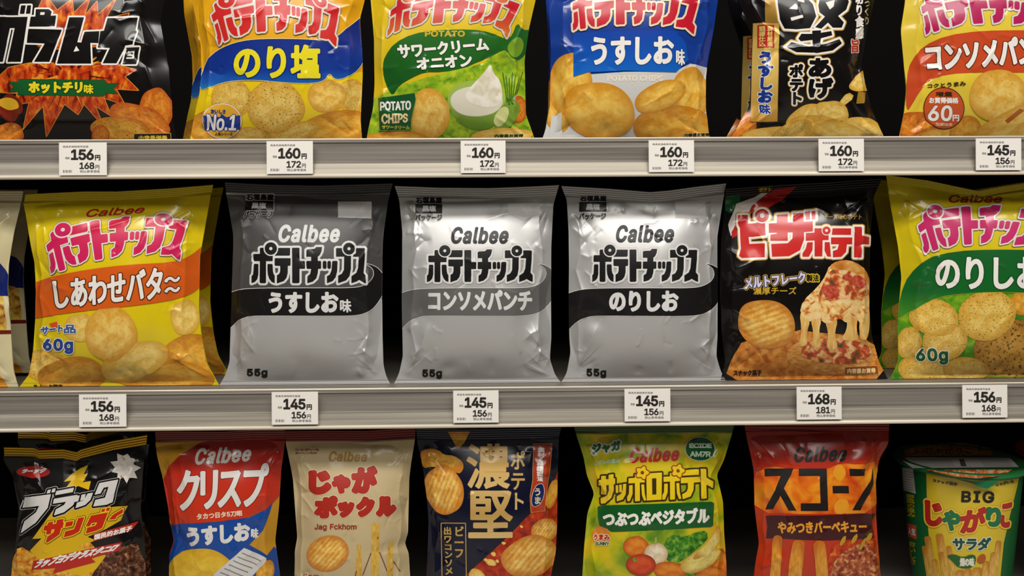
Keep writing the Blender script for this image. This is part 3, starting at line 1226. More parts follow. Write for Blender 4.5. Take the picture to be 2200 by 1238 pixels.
# ------------------------------------------------------------------ price cards
BLK = ink((38, 34, 31), 0.6, 0, 0)
GRY = ink((150, 144, 138), 0.6, 0, 0)
DGR = ink((96, 92, 88), 0.6, 0, 0)
TAGS = [
    (127, 307, 229, 377, '156', '168', 'card reading 156 and 168 yen under the black chilli chips'),
    (573, 304, 672, 374, '160', '172', 'card reading 160 and 172 yen under the yellow bag with blue band'),
    (990, 303, 1086, 372, '160', '172', 'card reading 160 and 172 yen under the green sour cream bag'),
    (1394, 302, 1491, 370, '160', '172', 'card reading 160 and 172 yen under the blue and white salt bag'),
    (1759, 299, 1856, 368, '160', '172', 'card reading 160 and 172 yen under the black hard-fried chip bag'),
    (2097, 298, 2194, 366, '145', '156', 'rightmost card on the upper rail, reading 145 and 156 yen'),
    (170, 848, 271, 918, '156', '168', 'card reading 156 and 168 yen under the yellow butter bag with orange band'),
    (584, 843, 683, 913, '145', '156', 'card reading 145 and 156 yen under the dark grey and silver bag'),
    (974, 840, 1071, 909, '145', '156', 'card reading 145 and 156 yen under the silver bag with grey band'),
    (1342, 836, 1440, 906, '145', '156', 'card reading 145 and 156 yen under the silver bag with black band'),
    (1712, 832, 1808, 902, '168', '181', 'card reading 168 and 181 yen under the black pizza bag'),
    (2068, 828, 2164, 898, '156', '168', 'card reading 156 and 168 yen under the green and yellow seaweed bag'),
]
TAGY = -0.0062
for (x0, y0, x1, y1, a, b, lab) in TAGS:
    c = on_plane_y([x0, x1, x1, x0], [y0, y0 - 1, y1 - 1, y1], TAGY)
    lo, hi = c.min(0), c.max(0)
    ctr = (lo + hi) / 2
    root = empty('price_card', (ctr[0], TAGY, lo[2]), 'white price ' + lab, 'price card', 'price cards')
    box('card', (lo[0], TAGY, lo[2]), (hi[0], TAGY + 0.0008, hi[2]), CARD, root, root.location)
    w, h = x1 - x0, y1 - y0
    s = PlaneSurface(root, (0, TAGY, 0), (0, -1, 0))
    T_ = lambda u0, v0, u1, v1: (x0 + u0 * w, y0 + v0 * h, x0 + u1 * w, y0 + v1 * h)
    p = s.part('price_lettering')
    p.text(a, T_(.25, .20, .735, .53), BLK, 0, w=1.25, tight=True, gap=0.03, h=0.4)
    p.text('円', T_(.755, .37, .87, .54), BLK, 0, w=.55, h=0.4)
    p = s.part('tax_price_lettering')
    p.text(b, T_(.43, .60, .745, .805), BLK, 0, w=.6, tight=True, gap=0.03, h=0.4)
    p.text('円', T_(.765, .68, .85, .81), DGR, 0, w=.2, h=0.4)
    p = s.part('small_print')
    p.text('商品名価格表示品番', T_(.08, .085, .62, .145), GRY, 0, w=.12, h=0.5)
    p.text('税込参考価格', T_(.44, .835, .86, .915), GRY, 0, w=.12, h=0.5)
    for q in range(9):
        p.poly([(x0 + w * (.085 + q * .022), y0 + h * .835), (x0 + w * (.085 + q * .022 + .008 + .006 * (q % 3 == 0)), y0 + h * .835),
                (x0 + w * (.085 + q * .022 + .008 + .006 * (q % 3 == 0)), y0 + h * .915), (x0 + w * (.085 + q * .022), y0 + h * .915)], DGR, 0, z=False, h=0.4)
    p.text('税抜', T_(.13, .43, .225, .50), GRY, 0, w=.15, h=0.5)
    s.finish()


# ------------------------------------------------------------------ the bags
WHT = ink((236, 231, 224))
OFF = ink((205, 200, 192))
K = ink((15, 12, 11))

SILVER = None


def foil(name, c, rough, metal):
    m, t, b = newmat(name, rough, metal, 0.0)
    b.inputs['Base Color'].default_value = lin(c)
    tc = t.nodes.new('ShaderNodeTexCoord')
    n = t.nodes.new('ShaderNodeTexNoise')
    n.inputs['Scale'].default_value = 35
    n.inputs['Detail'].default_value = 3
    mr = t.nodes.new('ShaderNodeMapRange')
    mr.inputs[3].default_value = rough - 0.06
    mr.inputs[4].default_value = rough + 0.06
    t.links.new(tc.outputs['Object'], n.inputs['Vector'])
    t.links.new(n.outputs['Fac'], mr.inputs[0])
    t.links.new(mr.outputs[0], b.inputs['Roughness'])
    return m


SILVER = foil('silver_film', (198, 197, 196), 0.45, 0.48)
DKGREY = foil('dark_grey_film', (88, 87, 87), 0.5, 0.45)
SBLK = ink((20, 19, 19), 0.4, 0.0, 0.2)
SWHT = ink((216, 215, 213), 0.5, 0.0, 0.1)


def silver_bag(label, zs, ox, oy, left, right, top_mid, seed, dark, band_c, flavour, fl_box, logo_box, name_box, stack, sticker, wt_box, name_c, box3, folds=()):
    b = Bag('chip_bag', label, zs, ox, oy, left, right, 1, SILVER, DKGREY if dark else SILVER, top_mid=top_mid, seed=seed, wr=1.0, seal_h=24,
            folds=folds, T=0.026)
    BAND = [(60, 665), (95, 652), (160, 633), (350, 630), (600, 630), (740, 630), (800, 622), (842, 600), (868, 565), (866, 530), (845, 508), (820, 498), (845, 500),
            (885, 518), (905, 540), (930, 570), (930, 640), (912, 670), (880, 720), (850, 750), (800, 772), (740, 780), (500, 780), (250, 778), (190, 782), (140, 798), (110, 822), (85, 850), (60, 880)]
    if dark:
        dk = b.part('upper_panel', 'dark grey upper half of the bag')
        dk.poly([(-60, 120), (300, 127), (560, 131), (1100, 117), (1100, 640), (860, 700), (100, 700), (-60, 800)], DKGREY, 0, h=.45)
    band = b.part('flavour_band', 'swooping %s band across the bag' % ('grey' if band_c is not SBLK else 'black'))
    band.poly(BAND, band_c, 1, smooth=2, outlines=[(1.3, SWHT)])
    t = b.part('flavour_lettering', parent=band)
    for string, bx, w in flavour:
        t.text(string, bx, SWHT, 4, w=w)
    t = b.part('maker_lettering')
    t.text('Calbee', name_box, SWHT if dark else SBLK, 1, w=2.0, slant=0.05, gap=0.09)
    t = b.part('title_lettering')
    x0, y0, x1, y1 = logo_box
    q = b.z([(x0, y0), (x1, y0), (x1, y1), (x0, y1)])
    logo(t, quad_map(q), SBLK, [(4.6, OFF if not dark else SWHT), (3.4, SWHT)], lift=3)
    t = b.part('origin_mark')
    (ax0, ay0, ax1, ay1), (bx0, by0, bx1, by1), (cx0, cy0, cx1, cy1), in3 = stack
    if dark:
        t.poly([(ax0, ay0), (ax1, ay0), (ax1, by1), (ax0, by1)], DKGREY, 2, outlines=[(1.2, SWHT)])
    t.text('石垣島産', (ax0, ay0, ax1, ay1), SBLK, 4, w=.9, outlines=[(.9, SWHT)])
    t.poly([(bx0, by0), (bx1, by0), (bx1, by1), (bx0, by1)], SBLK, 4)
    t.text('黒塩', in3, SWHT, 6, w=.7)
    t.text('パッケージ', (cx0, cy0, cx1, cy1), SBLK, 4, w=.7, outlines=[(.9, SWHT)])
    t = b.part('blank_sticker', 'plain pale rectangle at the top corner')
    t.poly(sticker, SWHT, 1)
    t = b.part('weight_lettering')
    t.text('55g', wt_box, SBLK, 1, w=1.3, gap=.05)
    b.finish()
    return b


silver_bag('dark grey and silver potato chip bag with a black salt-flavour band on the middle shelf', 2.5275, 460, 370,
           [(60, 55), (70, 140), (105, 330), (105, 400), (98, 600), (90, 850), (85, 1030), (62, 1100), (30, 1172)],
           [(970, 60), (945, 150), (920, 330), (915, 400), (912, 650), (915, 900), (920, 1050), (935, 1110), (955, 1168)],
           [(300, 68), (560, 72), (780, 66)], 11, True, SBLK,
           [('うすしお', (297, 650, 675, 765), 2.4), ('味', (683, 690, 745, 762), .9)], None,
           (205, 383, 825, 605), (343, 285, 692, 383),
           ((175, 118, 325, 155), (165, 157, 322, 208), (162, 212, 320, 250), (205, 166, 285, 200)),
           [(672, 160), (855, 160), (855, 252), (672, 247)], (178, 1067, 290, 1118), True, None,
           folds=[([(160, 320), (190, 400), (210, 460)], 0.0014, 0.004), ([(805, 320), (850, 310), (880, 318)], 0.0012, 0.003), ([(840, 350), (860, 310), (870, 260)], 0.0012, 0.003),
                  ([(210, 800), (205, 880), (165, 960), (160, 1010), (120, 1090)], 0.0026, 0.006), ([(770, 820), (830, 900), (810, 950), (860, 1000), (890, 1090)], 0.0026, 0.006),
                  ([(770, 1020), (830, 1060), (900, 1100)], 0.0016, 0.005)])
silver_bag('silver potato chip bag with a mid-grey consomme band, between two other foil bags', 2.5256, 830, 370,
           [(45, 75), (70, 150), (88, 330), (86, 500), (85, 700), (88, 900), (90, 1000), (70, 1090), (43, 1168)],
           [(937, 70), (905, 180), (895, 400), (893, 650), (895, 900), (886, 1010), (915, 1100), (945, 1166)],
           [(300, 84), (560, 86), (780, 78)], 23, False, ink((112, 111, 110), 0.4, 0.3, 0.3),
           [('コンソメパンチ', (228, 640, 790, 752), 2.0)], None,
           (222, 398, 793, 598), (345, 297, 672, 390),
           ((160, 138, 303, 172), (158, 174, 303, 224), (158, 230, 303, 265), (195, 182, 270, 216)),
           [(660, 170), (832, 165), (836, 225), (745, 262), (662, 225)], (195, 1070, 302, 1122), False, None,
           folds=[([(100, 330), (150, 330), (180, 345)], 0.0013, 0.003), ([(180, 240), (185, 340), (130, 430)], 0.0016, 0.005),
                  ([(250, 790), (215, 870), (195, 940), (150, 990), (150, 1080)], 0.0026, 0.006), ([(780, 790), (820, 890), (810, 950), (880, 1010), (850, 1090)], 0.0026, 0.006),
                  ([(510, 270), (630, 230), (760, 200)], 0.0012, 0.006)])
silver_bag('silver potato chip bag with a black seaweed-salt band, right of the silver grey-banded bag', 2.5256, 1190, 370,
           [(40, 75), (70, 150), (80, 320), (82, 500), (80, 700), (84, 900), (90, 980), (70, 1090), (42, 1163)],
           [(937, 60), (918, 150), (886, 350), (886, 500), (888, 700), (886, 900), (880, 1000), (905, 1080), (932, 1155)],
           [(300, 90), (520, 108), (620, 100), (780, 78)], 37, False, SBLK,
           [('のりしお', (300, 643, 675, 757), 2.4)], None,
           (208, 395, 780, 597), (330, 287, 660, 383),
           ((140, 128, 285, 160), (138, 163, 285, 214), (138, 222, 283, 258), (175, 172, 250, 207)),
           [(655, 158), (822, 153), (825, 250), (660, 248)], (177, 1067, 284, 1118), False, None,
           folds=[([(85, 290), (130, 330), (170, 380)], 0.0016, 0.004), ([(130, 440), (180, 460), (230, 440)], 0.0012, 0.004),
                  ([(240, 790), (205, 870), (180, 940), (150, 1000), (120, 1090)], 0.0026, 0.006), ([(760, 790), (840, 900), (790, 940), (850, 1000), (890, 1080)], 0.0026, 0.006),
                  ([(720, 260), (750, 275), (780, 265)], 0.0012, 0.003)])

# inks and printed pictures shared by several bags
YEL = ink((232, 196, 28))
NAVY = ink((24, 52, 140))
REDL = ink((200, 40, 42))
PINK = grad([(0.0, (206, 42, 66)), (0.35, (204, 34, 84)), (1.0, (200, 30, 92))])
REDRUN = grad([(0.0, (196, 34, 40)), (1.0, (206, 44, 38))])
GOLD = ink((205, 160, 52), 0.35, 0.3)
DKBR = ink((70, 28, 20))
DGRN = ink((18, 84, 40))
CHIP = chipmat('printed_plain_chip', (220, 164, 58), (240, 206, 112), (208, 150, 46), (150, 96, 40), 0.33)
CHIPB = chipmat('printed_brown_chip', (208, 138, 36), (228, 178, 72), (190, 120, 30), (120, 66, 24), 0.33)
CHIPN = chipmat('printed_seaweed_chip', (216, 168, 66), (236, 204, 110), (206, 154, 50), (96, 80, 26), 0.395, sscale=13.0)
CHIPL = chipmat('printed_pale_chip', (222, 178, 72), (242, 212, 124), (212, 160, 56), (140, 90, 40), 0.3)
CHIPR = chipmat('printed_ridged_chip', (214, 148, 52), (240, 196, 104), (190, 112, 34), (140, 80, 30), 0.3, ridges=2.2)
CHIPO = chipmat('printed_chilli_chip', (206, 104, 28), (222, 150, 52), (178, 74, 22), (110, 44, 16), 0.37, scale=3.5)
SALTC = chipmat('printed_salt_chip', (214, 154, 46), (238, 196, 92), (200, 132, 32), (160, 100, 30), 0.3, scale=1.6)

# ---- upper shelf -------------------------------------------------------------
b = Bag('chip_bag', 'black chilli chip bag with flame burst and white-edged lettering, far left of upper shelf', 3.095, 0, 0,
        [(-60, -400), (-45, -150), (-62, 200), (-55, 500), (-62, 800), (-90, 975)], [(1130, -400), (1110, -100), (1085, 60), (1068, 150), (1120, 420), (1145, 640), (1150, 800), (1192, 975)],
        0, K, seed=3, T=0.028)
FLAME = food('printed_flames', [(0.30, (60, 16, 8)), (0.42, (170, 44, 14)), (0.55, (206, 84, 22)), (0.70, (232, 150, 40))], 5, 5, stretch=(1.6, 0.8))
FLEDGE = ink((220, 140, 40))
p = b.part('flame_burst', 'jagged red and orange flame burst')
p.poly([(300, -40), (380, 70), (480, -5), (490, 90), (600, -20), (560, 110), (645, 10), (650, 100), (775, -10), (700, 130), (860, 90), (760, 300), (300, 330), (170, 240)], FLAME, 0, outlines=[(1.6, FLEDGE)])
p.poly([(-40, 540), (60, 450), (200, 420), (780, 420), (800, 440), (905, 465), (830, 510), (920, 600), (770, 590), (830, 695), (690, 650), (740, 770), (630, 700), (690, 840), (560, 690), (520, 760), (430, 690),
        (310, 905), (290, 700), (150, 860), (200, 680), (90, 700), (120, 620), (-60, 610)], FLAME, 0, outlines=[(1.6, FLEDGE)])
p = b.part('flame_streaks', 'yellow and dark streaks in the burst')
rng = np.random.RandomState(12)
for k in range(46):
    a = rng.uniform(0, 6.28)
    r0, r1 = rng.uniform(60, 200), rng.uniform(150, 330)
    r1 = max(r1, r0 + 60)
    x, y = 450, 500
    w_ = rng.uniform(5, 13)
    ca, sa = math.cos(a), math.sin(a) * .82
    p.poly([(x + r0 * ca - w_ * sa, y + r0 * sa + w_ * ca), (x + r1 * ca, y + r1 * sa), (x + r0 * ca + w_ * sa, y + r0 * sa - w_ * ca)],
           [ink((226, 150, 44)), ink((70, 18, 8)), ink((190, 60, 18))][k % 3], 2, h=.9)
p = b.part('title_lettering', 'black block lettering edged in white')
p.polys([[(-70, 112), (185, 112), (140, 412), (50, 412), (95, 185), (62, 185), (20, 412), (-90, 412), (-60, 190), (-80, 190)],
         [(140, 36), (172, 36), (162, 92), (130, 92)], [(182, 36), (208, 36), (202, 92), (172, 92)],
         [(240, 62), (325, 62), (345, 78), (338, 108), (320, 116), (236, 116)],
         [(205, 112), (375, 104), (365, 178), (195, 178)],
         [(190, 192), (412, 198), (330, 412), (228, 412), (300, 290), (178, 285)],
         [(462, 116), (560, 116), (515, 282), (602, 285), (608, 424), (380, 424)],
         [(562, 212), (662, 208), (655, 288), (542, 284)],
         [(716, 122), (922, 120), (905, 205), (915, 212), (890, 300), (836, 304), (775, 422), (684, 422), (732, 320), (652, 318), (668, 208), (692, 205)],
         [(842, 318), (935, 318), (905, 428), (815, 428)]], K, 3, r=0, outlines=[(3.6, WHT)], holes=[[(508, 305), (530, 338), (490, 345)], [(270, 82), (300, 82), (296, 100), (268, 100)]])
p.polys([[(850, 340), (900, 340), (888, 392), (838, 392), (841, 382), (878, 382), (881, 372), (846, 372), (848, 364), (883, 364), (886, 350), (848, 350)]], WHT, 6)
p = b.part('flavour_ribbon', 'green ribbon with yellow lettering')
p.poly([(60, 545), (130, 550), (130, 528), (700, 535), (705, 555), (790, 555), (752, 590), (782, 625), (705, 620), (690, 640), (125, 632), (125, 610), (62, 612), (95, 578)], ink((22, 92, 44)), 2, outlines=[(0.8, ink((14, 60, 30)))])
q = b.part('flavour_lettering', parent=p)
q.text('ホットチリ', (195, 543, 552, 622), ink((232, 214, 40)), 5, w=1.8, outlines=[(1.4, ink((12, 50, 24)))])
q.text('味', (560, 560, 625, 625), ink((232, 214, 40)), 5, w=.8, outlines=[(1.2, ink((12, 50, 24)))])
p = b.part('chip_picture', 'printed heap of orange chilli chips')
p.ellipse(1040, 730, 110, 148, CHIPO, 1, 0.0, 0.04, 1)
p.ellipse(930, 800, 210, 100, CHIPO, 2, 0.35, 0.04, 2)
p.ellipse(800, 860, 200, 85, chipmat('printed_golden_chilli_chip', (206, 136, 40), (228, 176, 70), (190, 104, 30), (120, 50, 20), 0.38), 3, 0.15, 0.05, 3)
p.ellipse(670, 900, 60, 70, CHIPO, 4, 0, 0.05, 4)
p.ellipse(50, 890, 110, 75, CHIPO, 1, 0, 0.06, 5)
p = b.part('corner_badge')
p.ellipse(70, 715, 80, 88, ink((120, 36, 18)), 2, 0, 0.05, 8, local=False)
p.ellipse(60, 690, 70, 40, ink((226, 176, 44)), 3, 0.2, 0.1, 9, local=False)
p = b.part('small_print')
p.poly([(895, 890), (1135, 888), (1138, 960), (893, 960)], ink((40, 26, 16)), 4, outlines=[(1.0, ink((220, 190, 60)))])
p.text('内容量増量', (925, 900, 1115, 940), ink((220, 190, 60)), 7, w=.5)
b.finish()

b = Bag('chip_bag', 'yellow chip bag with dark blue band and yellow lettering, front bag on upper shelf', 3.095, 380, 0,
        [(85, -400), (100, -150), (105, 0), (160, 300), (165, 480), (150, 640), (108, 820), (80, 975)], [(1290, -400), (1270, -150), (1250, 0), (1216, 125), (1235, 400), (1236, 500), (1222, 800), (1235, 975)],
        0, ink((226, 164, 24)), seed=5, group='yellow bags with blue band')
B2 = b
p = b.part('lower_panel', 'bright yellow lower part')
p.poly([(100, 620), (330, 540), (700, 545), (1300, 470), (1300, 1000), (0, 1000)], ink((232, 200, 24)), 0)
p = b.part('chip_picture', 'printed potato chips with green specks')
p.ellipse(1165, 640, 100, 115, CHIPN, 1, 0, .03, 1)
p.ellipse(1000, 640, 130, 110, CHIP, 1, 0, .03, 2)
p.ellipse(1060, 850, 260, 110, CHIPB, 2, -0.1, .04, 3)
p.ellipse(365, 655, 135, 128, CHIPN, 1, 0.1, .03, 4)
p.ellipse(230, 850, 150, 120, CHIPB, 1, 0, .03, 5)
p.ellipse(480, 905, 120, 62, CHIPN, 3, 0, .03, 6)
p.ellipse(760, 890, 190, 70, CHIPN, 3, -0.3, .03, 7)
p.ellipse(655, 708, 190, 178, CHIPN, 4, 0.1, .025, 8)
p = b.part('flavour_band', 'dark blue swoosh')
p.poly([(150, 600), (165, 480), (230, 355), (380, 282), (560, 258), (900, 262), (1010, 280), (1090, 225), (1160, 165), (1240, 100), (1270, 300), (1240, 430), (1150, 510), (1050, 535), (1015, 480), (985, 535), (900, 555),
        (700, 548), (540, 530), (330, 537), (210, 590)], grad([(0, (18, 36, 116)), (.72, (20, 54, 146)), (.9, (26, 92, 178)), (1, (40, 130, 196))]), 5, smooth=2, outlines=[(1.2, ink((240, 226, 150)))])
q = b.part('flavour_lettering', parent=p)
q.text('のり塩', (382, 298, 955, 522), ink((228, 214, 36)), 9, w=3.0, outlines=[(1.8, ink((18, 34, 110)))])
p = b.part('title_lettering', 'big red lettering edged in silver')
f = ribbon_map([0, .1, .39, .6, .8, 1], b.z([(215, 70), (262, 20), (560, -52), (750, -70), (905, -20), (1085, 55)]),
               [0, .12, .22, .39, .5, .66, .76, .87, 1], b.z([(285, 300), (345, 268), (425, 240), (565, 215), (680, 212), (790, 225), (880, 235), (950, 255), (1055, 315)]), 0.127)
logo(p, f, REDRUN, [(4.4, ink((120, 110, 90))), (3.6, ink((216, 208, 196)))], lift=9)
p = b.part('round_badge', 'round yellow and blue number one badge')
p.ellipse(305, 805, 122, 112, ink((226, 172, 48)), 6, outlines=[(2.6, ink((190, 130, 40))), (1.8, WHT)], local=False)
p.poly([(186, 772), (290, 778), (300, 755), (330, 778), (424, 765), (424, 860), (186, 866)], NAVY, 9)
q = b.part('badge_lettering', parent=p)
q.text('No.1', (200, 762, 405, 868), WHT, 11, w=1.1, outlines=[(1.4, NAVY)], slant=.05)
q.text('おいしさ', (232, 728, 328, 756), NAVY, 11, w=.5)
q.text('人気シリーズ', (255, 878, 375, 900), ink((60, 50, 30)), 11, w=.3)
b.finish()

b = Bag('chip_bag', 'green and yellow sour cream chip bag with printed green bowl on upper shelf', 3.095, 770, 0,
        [(50, -400), (70, -150), (82, 0), (104, 250), (108, 560), (98, 720), (66, 860), (48, 975)], [(1210, -400), (1195, -150), (1178, 0), (1132, 200), (1104, 400), (1108, 560), (1112, 760), (1160, 890), (1185, 975)],
        0, ink((218, 186, 30)), seed=8)
p = b.part('lower_panel', 'leafy light green lower part')
p.poly([(0, 700), (120, 650), (300, 560), (600, 475), (830, 420), (920, 340), (1010, 335), (1180, 420), (1200, 1000), (-20, 1000)],
       food('printed_leaf_green', [(0.3, (70, 128, 28)), (0.5, (146, 180, 34)), (0.7, (190, 200, 50))], 5, 4), 0)
p = b.part('flavour_band', 'dark green leaf shape')
p.poly([(165, 440), (178, 380), (240, 290), (360, 225), (520, 200), (760, 195), (880, 215), (985, 265), (1020, 240), (1055, 150), (1090, 205), (1150, 200), (1140, 320), (1080, 400), (1030, 400), (985, 338), (960, 332),
        (870, 380), (800, 410), (700, 455), (560, 480), (440, 480), (350, 520), (270, 570), (230, 640), (200, 600), (170, 520)], grad([(0, (40, 104, 34)), (1, (18, 84, 30))]), 1, smooth=1)
p.poly([(985, 300), (1060, 240), (1100, 280), (1090, 350), (1040, 395), (1000, 360)], ink((120, 160, 40)), 2, smooth=2)
q = b.part('flavour_lettering', parent=p)
q.text('サワークリーム', [(256, 300), (855, 250), (870, 335), (272, 392)], WHT, 4, w=1.6, outlines=[(1.0, ink((14, 60, 24)))])
q.text('オニオン', [(384, 388), (748, 355), (764, 442), (390, 466)], WHT, 4, w=1.5, outlines=[(1.0, ink((14, 60, 24)))])
q.text('POTATO', (443, 204, 708, 246), ink((196, 170, 40)), 4, w=.9)
p = b.part('title_lettering', 'big red lettering edged in silver')
f = ribbon_map([0, .1, .39, .6, .8, 1], b.z([(205, 40), (280, -15), (560, -75), (740, -75), (905, -35), (1080, 30)]),
               [0, .12, .22, .39, .5, .66, .76, .87, 1], b.z([(195, 245), (270, 205), (350, 178), (530, 155), (640, 150), (745, 152), (830, 158), (905, 172), (985, 255)]), 0.127)
logo(p, f, grad([(0, (180, 26, 40)), (.5, (196, 34, 40)), (1, (206, 110, 44))]), [(4.2, ink((110, 104, 80))), (3.4, ink((206, 202, 184)))], lift=3)
p = b.part('chip_picture', 'printed speckled potato chips')
p.ellipse(470, 755, 140, 165, CHIP, 2, -0.3, .03, 3)
p.ellipse(1060, 730, 60, 90, CHIPO, 2, 0, .03, 4)
p.ellipse(250, 930, 230, 60, CHIPB, 3, 0, .03, 5)
p.ellipse(950, 905, 210, 55, CHIPL, 7, -0.05, .03, 6)
p = b.part('bowl_picture', 'printed green bowl of white cream')
BOWLG = grad([(0, (150, 176, 70)), (1, (88, 132, 32))])
p.poly([(592, 650), (615, 740), (660, 805), (720, 850), (800, 868), (890, 852), (940, 790), (970, 700), (975, 640)], BOWLG, 3, smooth=1)
p.ellipse(785, 655, 192, 122, ink((160, 186, 84)), 4, 0, 0, 1, local=False)
p.ellipse(785, 672, 172, 102, ink((226, 220, 200)), 5, 0, .02, 2, local=False)
p.poly([(700, 640), (760, 560), (830, 490), (880, 415), (890, 480), (940, 530), (958, 620), (950, 690), (870, 720), (760, 700)], food('printed_cream', [(0.3, (214, 204, 176)), (0.6, (240, 236, 222))], 4, 2), 6, smooth=2)
p.ellipse(985, 770, 66, 108, ink((120, 156, 52)), 6, .5, .04, 3, local=False)
p.ellipse(950, 775, 40, 72, ink((206, 206, 140)), 7, .5, .04, 4, local=False)
for k in range(7):
    p.poly([(990 + k * 6, 700), (955 + k * 22, 480 + 18 * (k % 3)), (960 + k * 22, 480 + 18 * (k % 3)), (997 + k * 6, 700)], ink((60, 104, 24)), 6)
p = b.part('potato_chips_plate', 'dark green plate lettered in white')
p.poly([(138, 655), (375, 618), (382, 660), (352, 800), (350, 860), (145, 866)], ink((22, 84, 40)), 8, outlines=[(1.2, ink((150, 176, 60)))])
q = b.part('plate_lettering', parent=p)
q.text('POTATO', [(150, 680), (352, 668), (352, 730), (152, 742)], WHT, 11, w=1.0)
q.text('CHIPS', [(160, 760), (332, 752), (330, 812), (160, 826)], ink((236, 214, 160)), 11, w=1.0)
q.text('サワークリーム', (160, 832, 342, 856), ink((200, 196, 60)), 11, w=.4)
p = b.part('small_print')
p.text('内容量お買得', (905, 890, 1095, 912), ink((30, 60, 20)), 9, w=.4)
b.finish()

b = Bag('chip_bag', 'blue and white salt chip bag with large printed chips, front bag on upper shelf', 3.095, 1140, 0,
        [(90, -400), (110, -150), (120, 0), (134, 350), (128, 700), (100, 860), (62, 975)], [(1275, -400), (1260, -150), (1245, 0), (1216, 200), (1175, 420), (1165, 520), (1162, 720), (1180, 880), (1200, 975)],
        0, ink((20, 58, 146)), seed=13, group='blue salt bags')
B4_ = b
p = b.part('lower_panel', 'pale grey lower part')
p.poly([(60, 620), (150, 560), (300, 500), (620, 478), (960, 474), (1060, 422), (1250, 470), (1250, 1000), (30, 1000)], ink((206, 205, 202)), 0)
p = b.part('chip_picture', 'printed plain potato chips')
p.ellipse(262, 560, 140, 215, SALTC, 2, 0.1, .03, 1)
p.ellipse(200, 720, 110, 160, SALTC, 1, 0.1, .03, 8)
p.ellipse(1065, 620, 120, 175, SALTC, 2, -0.1, .03, 2)
p.ellipse(950, 850, 270, 150, CHIPB, 3, 0.1, .03, 3)
p.ellipse(860, 640, 180, 92, SALTC, 4, -0.4, .03, 4)
p.ellipse(455, 735, 242, 188, SALTC, 5, 0.25, .02, 5)
p.poly([(140, 770), (212, 748), (208, 850), (225, 960), (115, 960)], ink((206, 205, 202)), 6)
p = b.part('flavour_band', 'bright blue panel')
p.poly([(284, 218), (620, 206), (960, 200), (1030, 290), (1045, 400), (965, 480), (620, 470), (380, 480), (286, 512)], grad([(0, (18, 62, 160)), (.6, (16, 84, 180)), (1, (22, 104, 196))]), 7)
q = b.part('flavour_lettering', parent=p)
q.text('うすしお', (403, 243, 950, 432), WHT, 9, w=2.6, outlines=[(1.2, ink((16, 50, 130)))])
q.text('味', (963, 328, 1022, 436), WHT, 9, w=.9, outlines=[(1.0, ink((16, 50, 130)))])
q.text('POTATO CHIPS', (510, 500, 880, 540), ink((232, 222, 206)), 2, w=.9)
p = b.part('title_lettering', 'big red lettering edged in cream')
f = ribbon_map([0, .1, .39, .6, .8, 1], b.z([(268, -5), (330, -40), (600, -65), (750, -70), (930, -60), (1118, -10)]),
               [0, .12, .22, .39, .5, .66, .76, .87, 1], b.z([(285, 208), (365, 192), (440, 182), (600, 166), (700, 166), (800, 168), (880, 172), (960, 180), (1080, 232)]), 0.127)
logo(p, f, grad([(0, (186, 20, 44)), (1, (196, 26, 48))]), [(4.6, ink((150, 120, 70))), (3.8, ink((228, 214, 184)))], lift=8)
p = b.part('small_print')
p.text('内容量お買得', (1020, 885, 1185, 908), ink((50, 40, 24)), 8, w=.4, outlines=[(1.0, ink((220, 190, 120)))])
b.finish()

b = Bag('chip_bag', 'black hard-fried chip bag with gold strip and huge brushed character, front bag on upper shelf', 3.095, 1530, 0,
        [(130, -400), (160, -100), (185, 20), (268, 255), (260, 420), (248, 700), (180, 820), (95, 975)], [(1130, -400), (1105, -100), (1080, 0), (1025, 220), (990, 420), (1010, 560), (1050, 720), (1100, 840), (1160, 975)],
        0, K, seed=17, group='black hard-fried chip bags')
B5 = b
p = b.part('chip_picture', 'printed heap of thick pale chips')
p.ellipse(200, 850, 85, 120, CHIPO, 1, .6, .05, 1)
p.ellipse(420, 930, 230, 90, CHIPL, 1, 0, .04, 2)
p.ellipse(980, 880, 150, 100, CHIPL, 2, .3, .04, 3)
p.ellipse(640, 820, 160, 120, CHIPL, 2, -.5, .06, 4)
p.ellipse(800, 740, 110, 72, CHIPL, 3, .2, .06, 5)
p.ellipse(700, 850, 200, 85, CHIP, 4, .1, .05, 6)
p.ellipse(520, 890, 150, 75, CHIPN, 5, -.5, .04, 7)
p.ellipse(850, 890, 190, 80, CHIPL, 5, .2, .05, 8)
p.poly([(1012, 450), (1118, 488), (1128, 550), (1062, 602), (960, 615), (896, 585), (935, 525)], CHIPL, 3, smooth=2, uvmode='box')
p.poly([(900, 608), (950, 645), (865, 712), (838, 690)], CHIPL, 3, smooth=1, uvmode='box')
p.poly([(965, 612), (1010, 618), (1000, 690), (955, 690)], ink((160, 120, 40)), 2)
p = b.part('gold_strip', 'gold vertical strip with blue lettering')
p.poly([(352, -300), (455, -300), (450, 150), (352, 155)], ink((160, 122, 44), .35, .3), 5)
p.poly([(275, 157), (450, 150), (432, 806), (256, 812)], grad([(0, (206, 166, 76)), (.5, (222, 188, 100)), (1, (190, 140, 50))], 1, .35, .4, .2), 6, outlines=[(.9, ink((130, 92, 30)))])
q = b.part('red_stamp', parent=p)
q.poly([(303, 168), (418, 163), (414, 318), (302, 322)], ink((176, 36, 28)), 8)
q.text('堅揚仕込', (312, 176, 352, 312), ink((226, 190, 110)), 9, w=.4, vertical=True)
q.text('素材厳選', (364, 174, 406, 310), ink((226, 190, 110)), 9, w=.4, vertical=True)
q = b.part('flavour_lettering', 'dark blue upright lettering', parent=p)
q.text('うすしお', [(308, 345), (412, 343), (402, 685), (302, 688)], ink((26, 54, 140)), 8, w=1.9, outlines=[(1.4, WHT)], vertical=True)
q.text('味', (312, 694, 388, 762), ink((26, 54, 140)), 8, w=1.0, outlines=[(1.2, WHT)])
